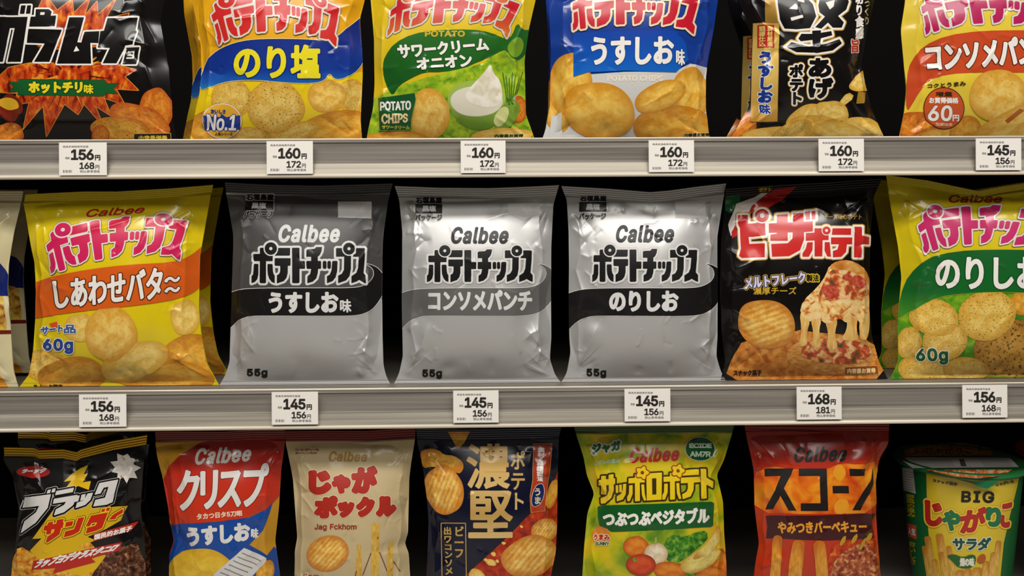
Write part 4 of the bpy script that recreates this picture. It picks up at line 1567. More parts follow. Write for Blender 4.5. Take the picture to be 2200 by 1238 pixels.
p = b.part('title_lettering', 'black brushed characters edged in white and gold')
OUT2 = [(6.4, ink((196, 150, 54), .35, .3)), (4.2, WHT)]
p.polys([[(428, -80), (560, -95), (600, -40), (668, 30), (690, 110), (650, 188), (560, 196), (486, 190), (452, 128), (438, 40)],
         [(706, -80), (872, -80), (905, 15), (888, 66), (834, 108), (872, 150), (858, 186), (800, 186), (768, 152), (724, 192), (684, 182), (748, 112), (712, 84), (704, 40), (712, 0)],
         [(664, 205), (722, 203), (718, 320), (668, 320)], [(572, 258), (592, 226), (680, 226), (790, 208), (796, 236), (700, 262), (588, 276)],
         [(492, 315), (528, 282), (640, 312), (760, 292), (842, 262), (858, 290), (800, 336), (700, 352), (560, 348)]], K, 6, outlines=OUT2,
        holes=[[(510, 60), (552, 24), (566, 40), (568, 66)], [(520, 118), (600, 100), (604, 118), (528, 140)], [(560, -20), (610, 0), (612, 20), (566, 10)], [(752, 18), (812, 2), (806, 44), (780, 66)]])
p.polys([[(508, 62), (552, 22), (568, 40), (570, 68)], [(518, 119), (600, 98), (606, 118), (528, 142)], [(558, -22), (612, -2), (614, 22), (566, 12)], [(750, 17), (814, 0), (808, 45), (780, 68)]], WHT, 7)
p.text('あげ', (640, 385, 805, 655), K, 6, w=3.0, outlines=[(4.6, ink((196, 150, 54), .35, .3)), (3.0, WHT)], vertical=True)
p.text('ポテト', (512, 425, 605, 695), K, 6, w=1.9, outlines=[(4.2, ink((196, 150, 54), .35, .3)), (2.7, WHT)], vertical=True)
p = b.part('side_lettering')
p.text('厚切り食感', (945, -120, 1000, 262), WHT, 3, w=1.0, vertical=True)
p.text('じっくり', (1006, -60, 1040, 165), ink((214, 190, 130)), 3, w=.4, vertical=True)
p.text('旨', (922, 262, 970, 352), ink((190, 40, 36)), 3, w=1.0, outlines=[(1.2, WHT)])
p.text('内容量お買得', (990, 888, 1140, 906), ink((206, 180, 120)), 8, w=.4)
b.finish()

b = Bag('chip_bag', 'yellow chip bag with red-orange consomme band at the right end of the upper shelf', 3.094, 1880, 0,
        [(215, -400), (205, -100), (198, 20), (170, 200), (188, 400), (206, 600), (190, 760), (150, 975)], [(1400, -400), (1380, -100), (1365, 100), (1350, 400), (1360, 700), (1400, 975)],
        0, ink((224, 196, 60)), seed=19)
p = b.part('flavour_band', 'red-orange swoosh')
p.poly([(200, 690), (206, 520), (240, 400), (330, 300), (480, 235), (700, 205), (1000, 200), (1500, 205), (1500, 480), (1000, 484), (700, 480), (480, 492), (350, 535), (290, 610), (240, 700), (215, 740)], ink((196, 72, 34)), 1, smooth=1)
q = b.part('flavour_lettering', parent=p)
q.text('コンソメパンチ', [(335, 290), (1190, 225), (1190, 420), (345, 476)], WHT, 4, w=2.8, outlines=[(1.7, DKBR)])
p = b.part('title_lettering', 'big magenta lettering edged in silver')
f = ribbon_map([0, .1, .39, .6, .8, 1], b.z([(282, 20), (340, -25), (650, -85), (860, -95), (1080, -60), (1280, 10)]),
               [0, .12, .22, .39, .5, .66, .76, .87, 1], b.z([(340, 235), (425, 205), (510, 180), (690, 160), (800, 158), (920, 165), (1030, 180), (1130, 205), (1260, 270)]), 0.127)
logo(p, f, ink((176, 22, 84)), [(4.4, ink((130, 120, 90))), (3.6, ink((214, 208, 196)))], lift=3)
p = b.part('chip_picture', 'printed potato chips')
p.ellipse(290, 850, 150, 110, CHIPO, 1, .2, .04, 1)
p.ellipse(470, 930, 170, 80, CHIP, 2, 0, .04, 2)
p.ellipse(600, 880, 110, 110, CHIPB, 3, 0, .04, 3)
p.ellipse(820, 640, 195, 178, CHIP, 4, .1, .025, 4)
p.ellipse(960, 820, 320, 110, CHIP, 5, -.35, .03, 5)
p.ellipse(1200, 760, 150, 160, CHIP, 3, 0, .03, 6)
p.poly([(860, 800), (960, 720), (990, 735), (880, 820)], ink((176, 96, 36)), 6)
p = b.part('round_badge', 'round orange badge')
p.ellipse(455, 720, 132, 134, ink((202, 84, 38)), 6, outlines=[(1.8, DKBR)], local=False)
q = b.part('badge_lettering', parent=p)
q.text('60', (350, 700, 515, 806), WHT, 9, w=1.6, slant=.06, outlines=[(1, ink((150, 50, 24)))])
q.text('円', (512, 762, 556, 806), WHT, 9, w=.7)
q.text('お買得価格', (356, 648, 552, 688), WHT, 9, w=.6)
q.text('増量', (400, 610, 512, 642), ink((60, 40, 20)), 9, w=.6)
q.text('期間限定', (396, 816, 512, 838), ink((226, 180, 140)), 9, w=.4)
p = b.part('small_print')
p.text('コクとうまみ', [(345, 560), (598, 540), (600, 572), (345, 588)], ink((70, 56, 24)), 3, w=.5)
b.finish()

# ---- middle shelf ------------------------------------------------------------
b = Bag('chip_bag', 'yellow butter chip bag with orange band and pink lettering on the middle shelf', 2.21, 0, 370,
        [(118, 105), (110, 140), (140, 280), (165, 430), (172, 560), (170, 680), (158, 850), (140, 960), (93, 1043)], [(1010, 60), (990, 170), (962, 330), (950, 400), (945, 640), (962, 800), (985, 910), (1040, 1032)],
        1, ink((220, 194, 20)), top_mid=[(400, 92), (560, 92), (800, 78)], seed=29, seal_h=20, T=0.029, group='yellow butter bags',
        folds=[([(190, 215), (225, 260), (240, 330), (215, 420)], 0.0012, 0.0028), ([(390, 290), (560, 255), (735, 190)], 0.001, 0.0025), ([(730, 190), (720, 300), (690, 400)], 0.001, 0.003),
               ([(250, 470), (320, 540), (400, 560)], 0.001, 0.003), ([(815, 400), (820, 520), (815, 610)], 0.0011, 0.003), ([(280, 350), (300, 430), (330, 500)], 0.001, 0.003)])
C1 = b
p = b.part('chip_picture', 'printed potato chips')
p.ellipse(385, 740, 80, 70, CHIPL, 1, 0, .04, 1)
p.ellipse(880, 690, 70, 85, CHIPL, 1, 0, .04, 2)
p.ellipse(900, 900, 150, 130, CHIPB, 1, 0, .04, 3)
p.ellipse(230, 930, 130, 80, CHIPN, 1, .3, .04, 4)
p.ellipse(340, 970, 160, 92, CHIPB, 2, -.1, .03, 5)
p.ellipse(760, 960, 260, 85, CHIPB, 2, .1, .03, 6)
p.ellipse(640, 900, 160, 90, CHIPL, 3, -.35, .03, 7)
p.ellipse(525, 766, 122, 132, CHIP, 4, .1, .025, 8)
p = b.part('flavour_band', 'orange band')
p.poly([(100, 545), (170, 522), (270, 490), (420, 462), (600, 440), (830, 428), (900, 400), (980, 335), (1000, 480), (940, 560), (860, 598), (700, 628), (400, 658), (175, 692), (100, 710)], ink((212, 92, 26)), 5, smooth=1)
q = b.part('flavour_lettering', parent=p)
q.text('しあわせバタ', [(252, 512), (778, 448), (768, 602), (262, 650)], WHT, 8, w=2.1, outlines=[(2.0, DKBR)])
for dy in (0, 48):
    q.text('〜', [(782, 500 + dy), (856, 490 + dy), (856, 518 + dy), (784, 530 + dy)], WHT, 8, w=1.6, outlines=[(1.8, DKBR)])
p = b.part('title_lettering', 'big pink-red lettering edged in silver')
zz = lambda pts: np.array(pts, float) / 6.47 + [80, 440]
f = ribbon_map([0, .1, .387, .58, .8, 1], zz([(105, 500), (225, 375), (800, 225), (1230, 180), (1640, 185), (2110, 225)]),
               [0, .12, .22, .39, .5, .66, .76, .87, 1], zz([(205, 965), (390, 910), (590, 820), (865, 770), (1060, 738), (1345, 710), (1530, 690), (1715, 700), (1985, 775)]), 0.127)
logo(p, f, PINK, [(3.6, ink((90, 80, 50))), (2.8, ink((222, 216, 206)))], lift=6)
p = b.part('maker_lettering')
p.text('Calbee', [(408, 178), (700, 160), (690, 194), (402, 216)], ink((168, 34, 22)), 1, w=.7, slant=.05)
p = b.part('weight_lettering', 'blue lettering edged in white')
p.text('60g', (206, 790, 350, 862), ink((24, 64, 150)), 7, gap=.06, w=1.8, outlines=[(1.8, WHT)])
p = b.part('small_lettering')
p.text('サート', [(200, 735), (300, 722), (300, 758), (200, 772)], ink((60, 90, 150)), 7, w=1.0, outlines=[(1.3, WHT)])
p.text('品', [(305, 724), (362, 724), (362, 765), (305, 765)], ink((60, 90, 150)), 7, w=.8, outlines=[(1.3, WHT)])
p.poly([(235, 720), (270, 710), (275, 735), (250, 745)], ink((214, 84, 34)), 6)
p.text('スナック菓子', (160, 1008, 300, 1030), ink((60, 30, 12)), 6, w=.5)
b.finish()

b = Bag('chip_bag', 'black pizza chip bag with red lettering and melting cheese slice on the middle shelf', 2.21, 1530, 370,
        [(62, 78), (60, 150), (42, 330), (36, 560), (46, 780), (60, 900), (40, 1006)], [(806, 28), (765, 120), (752, 240), (745, 600), (758, 780), (790, 900), (835, 1004)],
        1, K, top_mid=[(300, 60), (560, 46)], seed=31, T=0.028)
p = b.part('corner_flag', 'green, white and red diagonal stripes')
p.poly([(62, 115), (130, 105), (135, 150), (85, 195), (62, 180)], ink((20, 84, 40)), 1)
p.poly([(115, 150), (200, 120), (280, 70), (255, 130), (190, 195), (120, 250), (92, 305), (78, 250)], ink((214, 206, 198)), 2)
p.poly([(190, 160), (280, 85), (400, 68), (330, 135), (240, 185), (180, 195)], ink((176, 30, 30)), 3)
p.poly([(95, 285), (112, 250), (125, 300), (96, 315)], ink((176, 30, 30)), 3)
p.poly([(215, 68), (285, 64), (283, 98), (215, 100)], ink((60, 48, 20)), 4)
p.text('ポテト', (222, 72, 280, 94), ink((190, 150, 50)), 5, w=.6)
p = b.part('pizza_picture', 'printed pizza slice with stretching cheese')
CRUST = food('printed_crust', [(0.3, (186, 104, 40)), (0.5, (216, 146, 66)), (0.7, (232, 184, 108))], 5, 4)
PIZZA = food('printed_pizza_topping', [(0.30, (70, 76, 40)), (0.37, (120, 90, 50)), (0.42, (180, 62, 36)), (0.50, (206, 100, 60)), (0.56, (226, 170, 100)), (0.66, (238, 206, 150)), (0.74, (196, 80, 50))], 6, 5)
CHEESE = food('printed_cheese', [(0.3, (214, 146, 62)), (0.55, (236, 190, 104)), (0.75, (246, 218, 156))], 5, 3, stretch=(2, .5))
HEAP = food('printed_snack_heap', [(0.3, (160, 76, 26)), (0.5, (206, 126, 46)), (0.7, (228, 168, 78))], 6, 5)
p.poly([(58, 985), (95, 870), (150, 790), (250, 830), (400, 745), (470, 760), (770, 780), (835, 985), (600, 992), (300, 1000)], HEAP, 1, smooth=1)
p.ellipse(570, 868, 218, 92, CRUST, 2, 0.05, .04, 3)
p.ellipse(590, 850, 170, 62, PIZZA, 3, 0.05, .06, 4, local=False)
for poly in ([(412, 650), (470, 690), (445, 770), (455, 822), (405, 828), (425, 760)], [(462, 690), (522, 690), (503, 760), (525, 830), (468, 832), (482, 760)], [(530, 690), (600, 690), (578, 770), (602, 842), (538, 842), (553, 770)],
             [(636, 690), (700, 650), (678, 745), (700, 800), (605, 800), (640, 745)], [(700, 640), (746, 600), (745, 790), (690, 800)]):
    p.poly(poly, CHEESE, 4, smooth=2)
p.poly([(555, 440), (640, 418), (735, 478), (746, 600), (742, 680), (700, 720), (680, 690), (640, 720), (600, 690), (545, 725), (500, 690), (455, 715), (413, 670), (430, 610), (500, 545), (538, 490)], food('printed_cheese_topping', [(0.30, (160, 70, 30)), (0.38, (210, 120, 60)), (0.46, (234, 190, 112)), (0.66, (244, 216, 160)), (0.74, (206, 96, 56))], 7, 4), 5, smooth=1)
p.poly([(560, 460), (640, 440), (715, 490), (735, 560), (700, 610), (620, 600), (560, 615), (500, 590), (520, 540)], PIZZA, 6, smooth=2)
p.poly([(553, 446), (590, 422), (645, 416), (705, 442), (738, 490), (742, 545), (712, 500), (640, 462), (575, 468)], CRUST, 7, smooth=1)
for cx, cy, r in ((560, 565, 42), (690, 520, 36), (640, 500, 22)):
    p.ellipse(cx, cy, r, r * .75, food('printed_salami', [(0.3, (160, 44, 34)), (0.6, (206, 92, 70)), (0.75, (226, 150, 120))], 12, 3), 8, 0.3, .08, cx, local=False)
p = b.part('chip_picture', 'printed ridged chip')
p.ellipse(258, 722, 140, 116, CHIPR, 3, .35, .025, 5)
p = b.part('title_lettering', 'red rounded lettering edged in white and gold')
TO = [(5.4, ink((196, 146, 50), .35, .3)), (3.6, WHT)]
fm = lambda q: np.array(q, float) / 2.973 + [1460, 380]
PZ = [[(375, 245), (440, 245), (440, 300), (470, 300), (545, 285), (550, 375), (470, 385), (445, 385), (450, 430), (545, 425), (545, 515), (400, 520), (380, 505), (395, 460), (390, 330), (375, 300)],
      [(570, 300), (850, 285), (850, 350), (800, 355), (570, 360)], [(620, 245), (690, 240), (690, 410), (580, 410), (580, 370), (620, 365)],
      [(725, 235), (790, 232), (795, 400), (770, 470), (700, 508), (590, 512), (585, 430), (690, 425), (720, 395)],
      [(803, 225), (830, 222), (832, 275), (806, 278)], [(841, 222), (866, 220), (866, 272), (843, 275)],
      [(805, 360), (950, 355), (950, 405), (805, 410)], [(860, 330), (912, 330), (912, 510), (862, 510)],
      [(815, 420), (850, 418), (848, 470), (825, 512), (785, 512), (785, 490), (805, 460)], [(925, 418), (957, 418), (962, 470), (966, 512), (942, 510), (925, 470)],
      [(975, 330), (1090, 330), (1090, 372), (970, 372)], [(965, 388), (1098, 388), (1098, 432), (965, 432)], [(1015, 432), (1065, 432), (1060, 480), (1030, 512), (977, 515), (977, 475), (1005, 465)],
      [(1110, 320), (1155, 320), (1155, 375), (1205, 385), (1205, 432), (1155, 430), (1155, 515), (1110, 515)]]
ring = lambda r1, r2: [ellipse_pts(528, 250, r1, r1), ellipse_pts(936, 345, r2, r2)]
p.polys(PZ + ring(42, 26), REDRUN, 3, r=0, outlines=[(6.2, ink((196, 146, 50), .35, .3)), (4.2, WHT)], fmap=fm)
p.polys(ring(50, 31), WHT, 7, fmap=fm)
p.polys(ring(42, 26), REDRUN, 8, fmap=fm)
p.polys(ring(15, 9), WHT, 9, fmap=fm)
p = b.part('flavour_lettering', 'pale lettering edged in blue and gold')
p.text('メルトフレーク', [(156, 498), (440, 474), (446, 522), (158, 558)], ink((210, 206, 226)), 3, w=1.2, outlines=[(3.0, ink((196, 156, 46))), (1.7, ink((40, 40, 90)))])
p.text('製法', (446, 486, 506, 520), ink((30, 24, 16)), 3, w=.5, outlines=[(2.2, ink((206, 176, 50)))])
p.text('濃厚チーズ', (195, 545, 400, 582), ink((196, 160, 50)), 1, w=.4)
p.text('チーズ味のポテト', (530, 198, 705, 226), ink((170, 134, 46)), 1, w=.4)
p = b.part('small_print')
p.poly([(630, 925), (785, 920), (788, 958), (628, 960)], ink((150, 70, 30)), 5, outlines=[(.8, ink((226, 190, 120)))])
p.text('内容量お買得', (640, 930, 775, 954), ink((240, 214, 150)), 7, w=.4)
p.text('スナック菓子', (100, 938, 235, 965), ink((40, 18, 10)), 5, w=.6)
b.finish()

b = Bag('chip_bag', 'green and yellow seaweed chip bag at the right end of the middle shelf', 2.21, 1880, 370,
        [(50, 15), (75, 170), (108, 350), (125, 500), (106, 700), (110, 900), (72, 1000)], [(935, 20), (915, 170), (890, 350), (880, 600), (890, 850), (930, 985)],
        1, ink((208, 186, 22)), top_mid=[(250, 40), (490, 90), (600, 70)], seed=41, seal_h=18, T=0.029, group='green and yellow seaweed bags',
        folds=[([(255, 380), (265, 440), (275, 470)], 0.001, 0.003), ([(205, 445), (200, 560), (230, 620)], 0.0013, 0.003), ([(205, 445), (235, 470), (262, 475)], 0.001, 0.003)])
C6 = b
p = b.part('lower_panel', 'leafy green lower part')
p.poly([(80, 680), (180, 640), (300, 585), (600, 560), (960, 560), (960, 1100), (40, 1100)], food('printed_bright_green', [(0.3, (44, 112, 26)), (0.55, (92, 154, 30)), (0.75, (150, 180, 40))], 4, 3), 0)
p = b.part('chip_picture', 'printed chips with dark green specks')
p.ellipse(160, 810, 55, 80, CHIPN, 1, .2, .03, 1)
p.ellipse(640, 860, 170, 160, chipmat('printed_dark_seaweed_chip', (178, 124, 40), (206, 156, 66), (150, 100, 30), (84, 66, 20), .43), 1, 0, .04, 2)
p.ellipse(330, 800, 110, 95, CHIPN, 2, 0, .03, 3)
p.ellipse(280, 690, 118, 88, CHIPN, 3, .2, .03, 4)
p.ellipse(700, 620, 60, 60, CHIPB, 3, 0, .03, 5)
p.ellipse(530, 680, 138, 118, CHIPN, 4, -.3, .025, 6)
p.ellipse(240, 950, 130, 75, CHIPN, 2, .2, .03, 7)
p.ellipse(430, 940, 110, 62, CHIPN, 3, 0, .03, 8)
p = b.part('flavour_band', 'dark green swoosh')
p.poly([(90, 690), (130, 560), (160, 490), (240, 410), (380, 375), (560, 368), (760, 370), (980, 372), (980, 572), (707, 572), (560, 568), (420, 576), (300, 592), (190, 650), (110, 700)], grad([(0, (24, 92, 40)), (.6, (22, 100, 40)), (1, (70, 140, 40))]), 5, smooth=1, outlines=[(.9, ink((200, 180, 50)))])
q = b.part('flavour_lettering', parent=p)
q.text('のりしお', (285, 402, 790, 556), WHT, 8, w=2.6, outlines=[(1.6, ink((12, 60, 30)))])
p = b.part('title_lettering', 'big pink lettering edged in silver')
f = ribbon_map([0, .1, .387, .58, .8, 1], b.z([(190, 235), (238, 190), (428, 165), (565, 162), (745, 178), (890, 215)]),
               [0, .12, .22, .39, .5, .66, .76, .87, 1], b.z([(240, 390), (300, 368), (350, 355), (440, 346), (510, 342), (595, 344), (660, 350), (740, 366), (870, 410)]), 0.127)
logo(p, f, ink((190, 40, 98)), [(4.0, ink((120, 112, 80))), (3.2, ink((216, 210, 200)))], lift=7)
p = b.part('maker_lettering')
p.text('Calbee', (345, 108, 610, 146), ink((150, 40, 20)), 1, w=.8, slant=.04)
p = b.part('weight_lettering', 'dark green lettering edged in white')
p.text('60g', (195, 835, 346, 912), DGRN, 7, gap=.06, w=1.8, outlines=[(1.8, WHT)])
b.finish()

CREAM = ink((212, 200, 158))
b = Bag('chip_bag', 'cream snack bag with dark blue middle, at the far left end of the middle shelf', 2.58, 0, 380,
        [(-800, 80), (-770, 300), (-760, 700), (-800, 1190)], [(126, 78), (110, 180), (80, 300), (50, 480), (44, 620), (56, 760), (64, 900), (78, 1080), (102, 1190)],
        1, CREAM, seed=43, T=0.028, group='cream bags at the left edge')
C0 = b
p = b.part('flavour_band', 'dark blue panel')
p.poly([(-800, 400), (-100, 440), (0, 480), (60, 560), (120, 640), (120, 700), (40, 660), (-800, 700)], ink((20, 38, 104)), 1)
p = b.part('food_picture', 'printed brown and yellow snack')
p.poly([(-300, 640), (0, 640), (30, 720), (40, 850), (0, 870), (-300, 860)], food('printed_brown_snack', [(0.3, (120, 40, 20)), (0.55, (206, 160, 60)), (0.7, (222, 196, 90))], 6, 3), 2, smooth=2)
p.poly([(-300, 850), (120, 850), (120, 868), (-300, 880)], ink((110, 30, 20)), 3)
p.poly([(-300, 1100), (10, 1100), (60, 1190), (40, 1260), (-300, 1260)], ink((226, 150, 40)), 3)
b.finish()

# ---- lowest shelf ------------------------------------------------------------
b = Bag('snack_bag', 'black chocolate snack bag with gold seal and yellow lightning, far left of lowest shelf', 3.663, 0, 900,
        [(26, 226), (30, 330), (105, 450), (150, 700), (122, 1000), (90, 1230), (80, 1500), (40, 1730)], [(1160, 126), (1150, 230), (1128, 420), (1108, 700), (1142, 1000), (1150, 1230), (1150, 1500), (1190, 1730)],
        2, K, seal=foil('gold_seal', (196, 150, 40), 0.3, 0.8), top_mid=[(265, 232), (300, 250), (500, 240), (605, 262), (640, 240), (900, 170)], seed=51, seal_h=22, T=0.026, crimp=4, group='black chocolate snack bags')
D1 = b
p = b.part('snack_picture', 'printed golden and chocolate crunch')
p.poly([(60, 1700), (95, 1130), (120, 1070), (150, 1015), (180, 1010), (240, 1050), (330, 1010), (480, 980), (700, 960), (800, 1080), (720, 1240), (700, 1700)], food('printed_golden_crunch', [(0.28, (120, 50, 14)), (0.45, (214, 130, 30)), (0.6, (226, 176, 60)), (0.75, (240, 214, 130))], 8, 5), 1)
p.poly([(720, 1700), (740, 1200), (800, 1080), (900, 1030), (980, 1000), (1080, 980), (1120, 1100), (1190, 1150), (1190, 1700)], food('printed_choc_crunch', [(0.3, (24, 12, 8)), (0.5, (84, 44, 26)), (0.68, (150, 104, 70)), (0.8, (220, 200, 170))], 11, 5), 1)
p = b.part('lightning_mark', 'yellow lightning bolt')
BOLT = grad([(0, (196, 160, 30)), (1, (224, 178, 24))])
p.poly([(697, 362), (640, 388), (570, 430), (503, 496), (562, 488), (500, 570), (620, 530), (700, 560), (718, 490), (655, 500), (692, 430), (660, 438)], BOLT, 2)
p.poly([(420, 720), (700, 640), (820, 700), (1010, 680), (950, 800), (830, 870), (690, 930), (760, 958), (610, 1000), (830, 1080), (750, 1190), (640, 1238), (500, 1200), (420, 1150), (300, 1100), (235, 1040), (330, 940), (258, 945)], BOLT, 2)
p = b.part('star_mark', 'ragged white star')
st = []
rng = np.random.RandomState(4)
for k in range(18):
    a = 2 * math.pi * k / 18
    r = (118 if k % 2 == 0 else 84) * rng.uniform(.88, 1.1)
    st.append((985 + r * math.cos(a), 382 + r * math.sin(a)))
p.poly(st, food('printed_white_crumb', [(0.28, (180, 110, 50)), (0.36, (214, 206, 196)), (0.7, (232, 228, 220))], 12, 3), 2)
p = b.part('oval_mark', 'red oval with white lettering')
p.ellipse(262, 420, 134, 46, ink((176, 34, 28)), 2, 0, 0, 1, local=False)
q = b.part('oval_lettering', parent=p)
q.text('ラーック', [(160, 400), (375, 385), (370, 428), (155, 436)], WHT, 4, w=.9, slant=.1)
p = b.part('title_lettering', 'silver and red slanted lettering')
fm = lambda q: np.array(q, float) / 3.188 + [0, 850]
p.polys([[(165, 702), (352, 676), (330, 770), (250, 870), (152, 940), (172, 862), (250, 800), (272, 755), (150, 775)], [(330, 648), (352, 644), (345, 668), (322, 672)], [(362, 640), (384, 636), (378, 662), (355, 666)],
         [(388, 655), (510, 632), (500, 662), (380, 684)], [(372, 708), (535, 680), (505, 750), (440, 800), (372, 822), (385, 780), (440, 750), (455, 728), (365, 742)],
         [(520, 690), (550, 684), (538, 725), (508, 731)], [(562, 680), (590, 674), (580, 715), (551, 722)], [(603, 672), (640, 665), (622, 715), (585, 750), (520, 772), (530, 735), (575, 718)],
         [(683, 600), (812, 575), (772, 730), (730, 748), (640, 760), (655, 715), (720, 700), (745, 625), (712, 632), (690, 672), (650, 680)]], ink((206, 202, 198)), 4, outlines=[(4.4, WHT), (3.7, K)], fmap=fm)
p.polys([[(310, 890), (440, 868), (432, 905), (302, 925)], [(335, 868), (368, 862), (352, 945), (320, 950)], [(395, 850), (440, 845), (410, 950), (330, 1005), (318, 1002), (330, 965), (372, 935)],
         [(455, 868), (505, 858), (498, 890), (447, 900)], [(540, 838), (580, 832), (545, 930), (500, 955), (440, 970), (450, 930), (510, 915)],
         [(625, 822), (740, 800), (700, 905), (660, 925), (590, 945), (600, 905), (655, 890), (668, 868), (630, 872), (615, 895), (590, 895)], [(700, 778), (722, 774), (716, 794), (694, 797)], [(732, 770), (754, 766), (748, 788), (726, 791)],
         [(745, 850), (775, 815), (850, 770), (845, 800), (800, 825), (790, 845)]], ink((190, 40, 22)), 6, outlines=[(3.4, K), (2.4, ink((226, 186, 40)))], fmap=fm)
p = b.part('flavour_ribbon', 'red slanted ribbon')
p.poly([(262, 1120), (960, 968), (935, 1040), (720, 1100), (750, 1130), (420, 1215), (440, 1170), (248, 1190)], ink((180, 36, 26)), 4)
q = b.part('flavour_lettering', parent=p)
q.text('ラップヨデクラスクニロ', [(270, 1108), (955, 975), (932, 1036), (258, 1182)], WHT, 6, w=1.0, slant=.08)
p = b.part('side_mark')
p.poly([(740, 905), (1085, 812), (1030, 880), (735, 965)], ink((180, 46, 30)), 4)
p.text('国民的お菓子', [(745, 910), (1040, 838), (1030, 885), (742, 955)], WHT, 6, w=.6)
b.finish()

b = Bag('snack_bag', 'red and blue crisp bag with white lettering and yellow chip on the lowest shelf', 3.6636, 310, 900,
        [(80, 105), (92, 220), (145, 460), (190, 700), (205, 830), (240, 950), (200, 1060), (195, 1300), (150, 1720)], [(1108, 85), (1105, 200), (1078, 400), (1060, 700), (1030, 960), (1045, 1060), (1068, 1240), (1110, 1720)],
        2, ink((196, 142, 36)), seal=ink((120, 24, 18)), top_mid=[(350, 100), (620, 98), (850, 84)], seed=53, seal_h=23, T=0.026)
p = b.part('red_panel', 'large red area')
p.poly([(150, 480), (200, 370), (280, 290), (440, 190), (560, 170), (1140, 130), (1140, 400), (1070, 600), (980, 700), (800, 782), (600, 806), (215, 834), (160, 640)], grad([(0, (140, 26, 22)), (.4, (186, 44, 28)), (1, (196, 56, 30))]), 1)
p.poly([(150, 650), (180, 780), (215, 834), (248, 960), (210, 1080), (150, 1100)], ink((176, 36, 26)), 1)
p = b.part('blue_panel', 'blue lower area')
p.poly([(206, 836), (600, 808), (820, 778), (960, 712), (1012, 650), (990, 730), (940, 870), (825, 992), (970, 1068), (1020, 1005), (1100, 1080), (1130, 1800), (100, 1800), (190, 1100), (248, 950)], ink((22, 70, 150)), 2)
p = b.part('chip_picture', 'printed yellow chip')
p.ellipse(455, 1195, 258, 178, chipmat('printed_yellow_chip', (214, 166, 40), (230, 194, 60), (206, 160, 40), None), 3, 0.05, .02, 1)
p.ellipse(950, 1200, 70, 100, CHIPB, 3, .3, .03, 2)
p = b.part('paper_slip', 'white slip with printed lines')
p.poly([(785, 1015), (965, 1090), (960, 1118), (800, 1290), (560, 1250), (545, 1225)], ink((208, 206, 204)), 5)
for k in range(6):
    x, y = 770 - k * 34, 1050 + k * 30
    p.poly([(x, y), (x + 150, y + 62), (x + 148, y + 70), (x - 2, y + 8)], ink((130, 124, 120)), 6)
p = b.part('title_lettering', 'big white lettering with dark edge')
p.text('クリスプ', [(250, 400), (992, 345), (955, 690), (262, 726)], ink((216, 210, 204)), 3, w=3.1, outlines=[(1.2, ink((90, 20, 16)))], tight=True, gap=.05)
p = b.part('maker_lettering')
p.text('Calbee', [(395, 232), (858, 214), (850, 338), (388, 366)], ink((216, 210, 204)), 3, w=1.7, slant=.06, gap=.09)
p = b.part('flavour_lettering')
p.text('うすしお', [(332, 852), (828, 814), (834, 962), (342, 1008)], ink((220, 216, 212)), 4, w=2.6)
p.text('味', (838, 862, 898, 942), ink((220, 216, 212)), 4, w=.9)
p = b.part('small_print')
p.text('タカつ日タ5刀昭', [(415, 745), (768, 722), (770, 765), (418, 795)], ink((226, 206, 180)), 3, w=.6)
b.finish()

b = Bag('snack_bag', 'cream snack bag with rounded dark red lettering and dark red seal on the lowest shelf', 3.6636, 590, 900,
        [(80, 95), (90, 200), (118, 330), (145, 470), (165, 750), (180, 930), (160, 1040), (160, 1300), (120, 1720)], [(1110, 72), (1104, 165), (1075, 350), (1060, 470), (1050, 900), (1022, 980), (1055, 1050), (1066, 1240), (1110, 1720)],
        2, ink((194, 174, 132), .5, 0, .25), seal=ink((116, 24, 18), .5, 0, .25), top_mid=[(350, 90), (730, 95), (900, 84)], seed=57, seal_h=25, T=0.026)
RB = ink((168, 40, 26), .45, 0, .3)
p = b.part('title_lettering', 'fat rounded dark red lettering')
p.text('じ', (266, 402, 450, 600), RB, 2, w=6.5, outlines=[(1.2, ink((226, 214, 186)))])
p.text('ゃ', (448, 438, 600, 592), RB, 2, w=5.2, outlines=[(1.2, ink((226, 214, 186)))])
p.text('が', (602, 370, 812, 592), RB, 2, w=5.6, outlines=[(1.2, ink((226, 214, 186)))])
p.text('ポ', (312, 604, 500, 786), RB, 2, w=5.0, outlines=[(1.2, ink((226, 214, 186)))])
p.text('ッ', (494, 650, 630, 780), RB, 2, w=5.0, outlines=[(1.2, ink((226, 214, 186)))])
p.text('ク', (640, 612, 790, 776), RB, 2, w=5.6, outlines=[(1.2, ink((226, 214, 186)))])
p.text('ル', (796, 606, 960, 772), RB, 2, w=5.6, outlines=[(1.2, ink((226, 214, 186)))])
p = b.part('maker_lettering', 'dull gold lettering')
p.text('Calbee', (418, 260, 738, 342), ink((164, 120, 18), .5, 0, .1), 1, w=1.1, slant=.05, gap=.06)
p = b.part('small_print')
p.text('Jag Fckhom', (315, 828, 645, 884), ink((150, 40, 26)), 1, w=.5)
p.text('じゃがいも', (165, 235, 350, 252), ink((150, 60, 40)), 1, w=.4)
p.text('おいしい北の', (165, 262, 335, 276), ink((150, 60, 40)), 1, w=.3)
p.text('じゃがいも', [(230, 1215), (420, 1235), (420, 1262), (230, 1245)], ink((150, 60, 40)), 1, w=.4)
p = b.part('chip_picture', 'printed ridged chip')
p.ellipse(418, 1060, 168, 138, CHIPR, 1, -.15, .02, 3)
p = b.part('potato_stick_picture', 'printed golden potato sticks')
STK = food('printed_potato_stick', [(0.25, (90, 60, 20)), (0.34, (196, 150, 50)), (0.6, (218, 176, 76)), (0.75, (236, 206, 120))], 7, 3, stretch=(3, 1))
p.poly([(768, 828), (795, 822), (822, 826), (820, 1000), (812, 1700), (750, 1700), (765, 1000)], STK, 1)
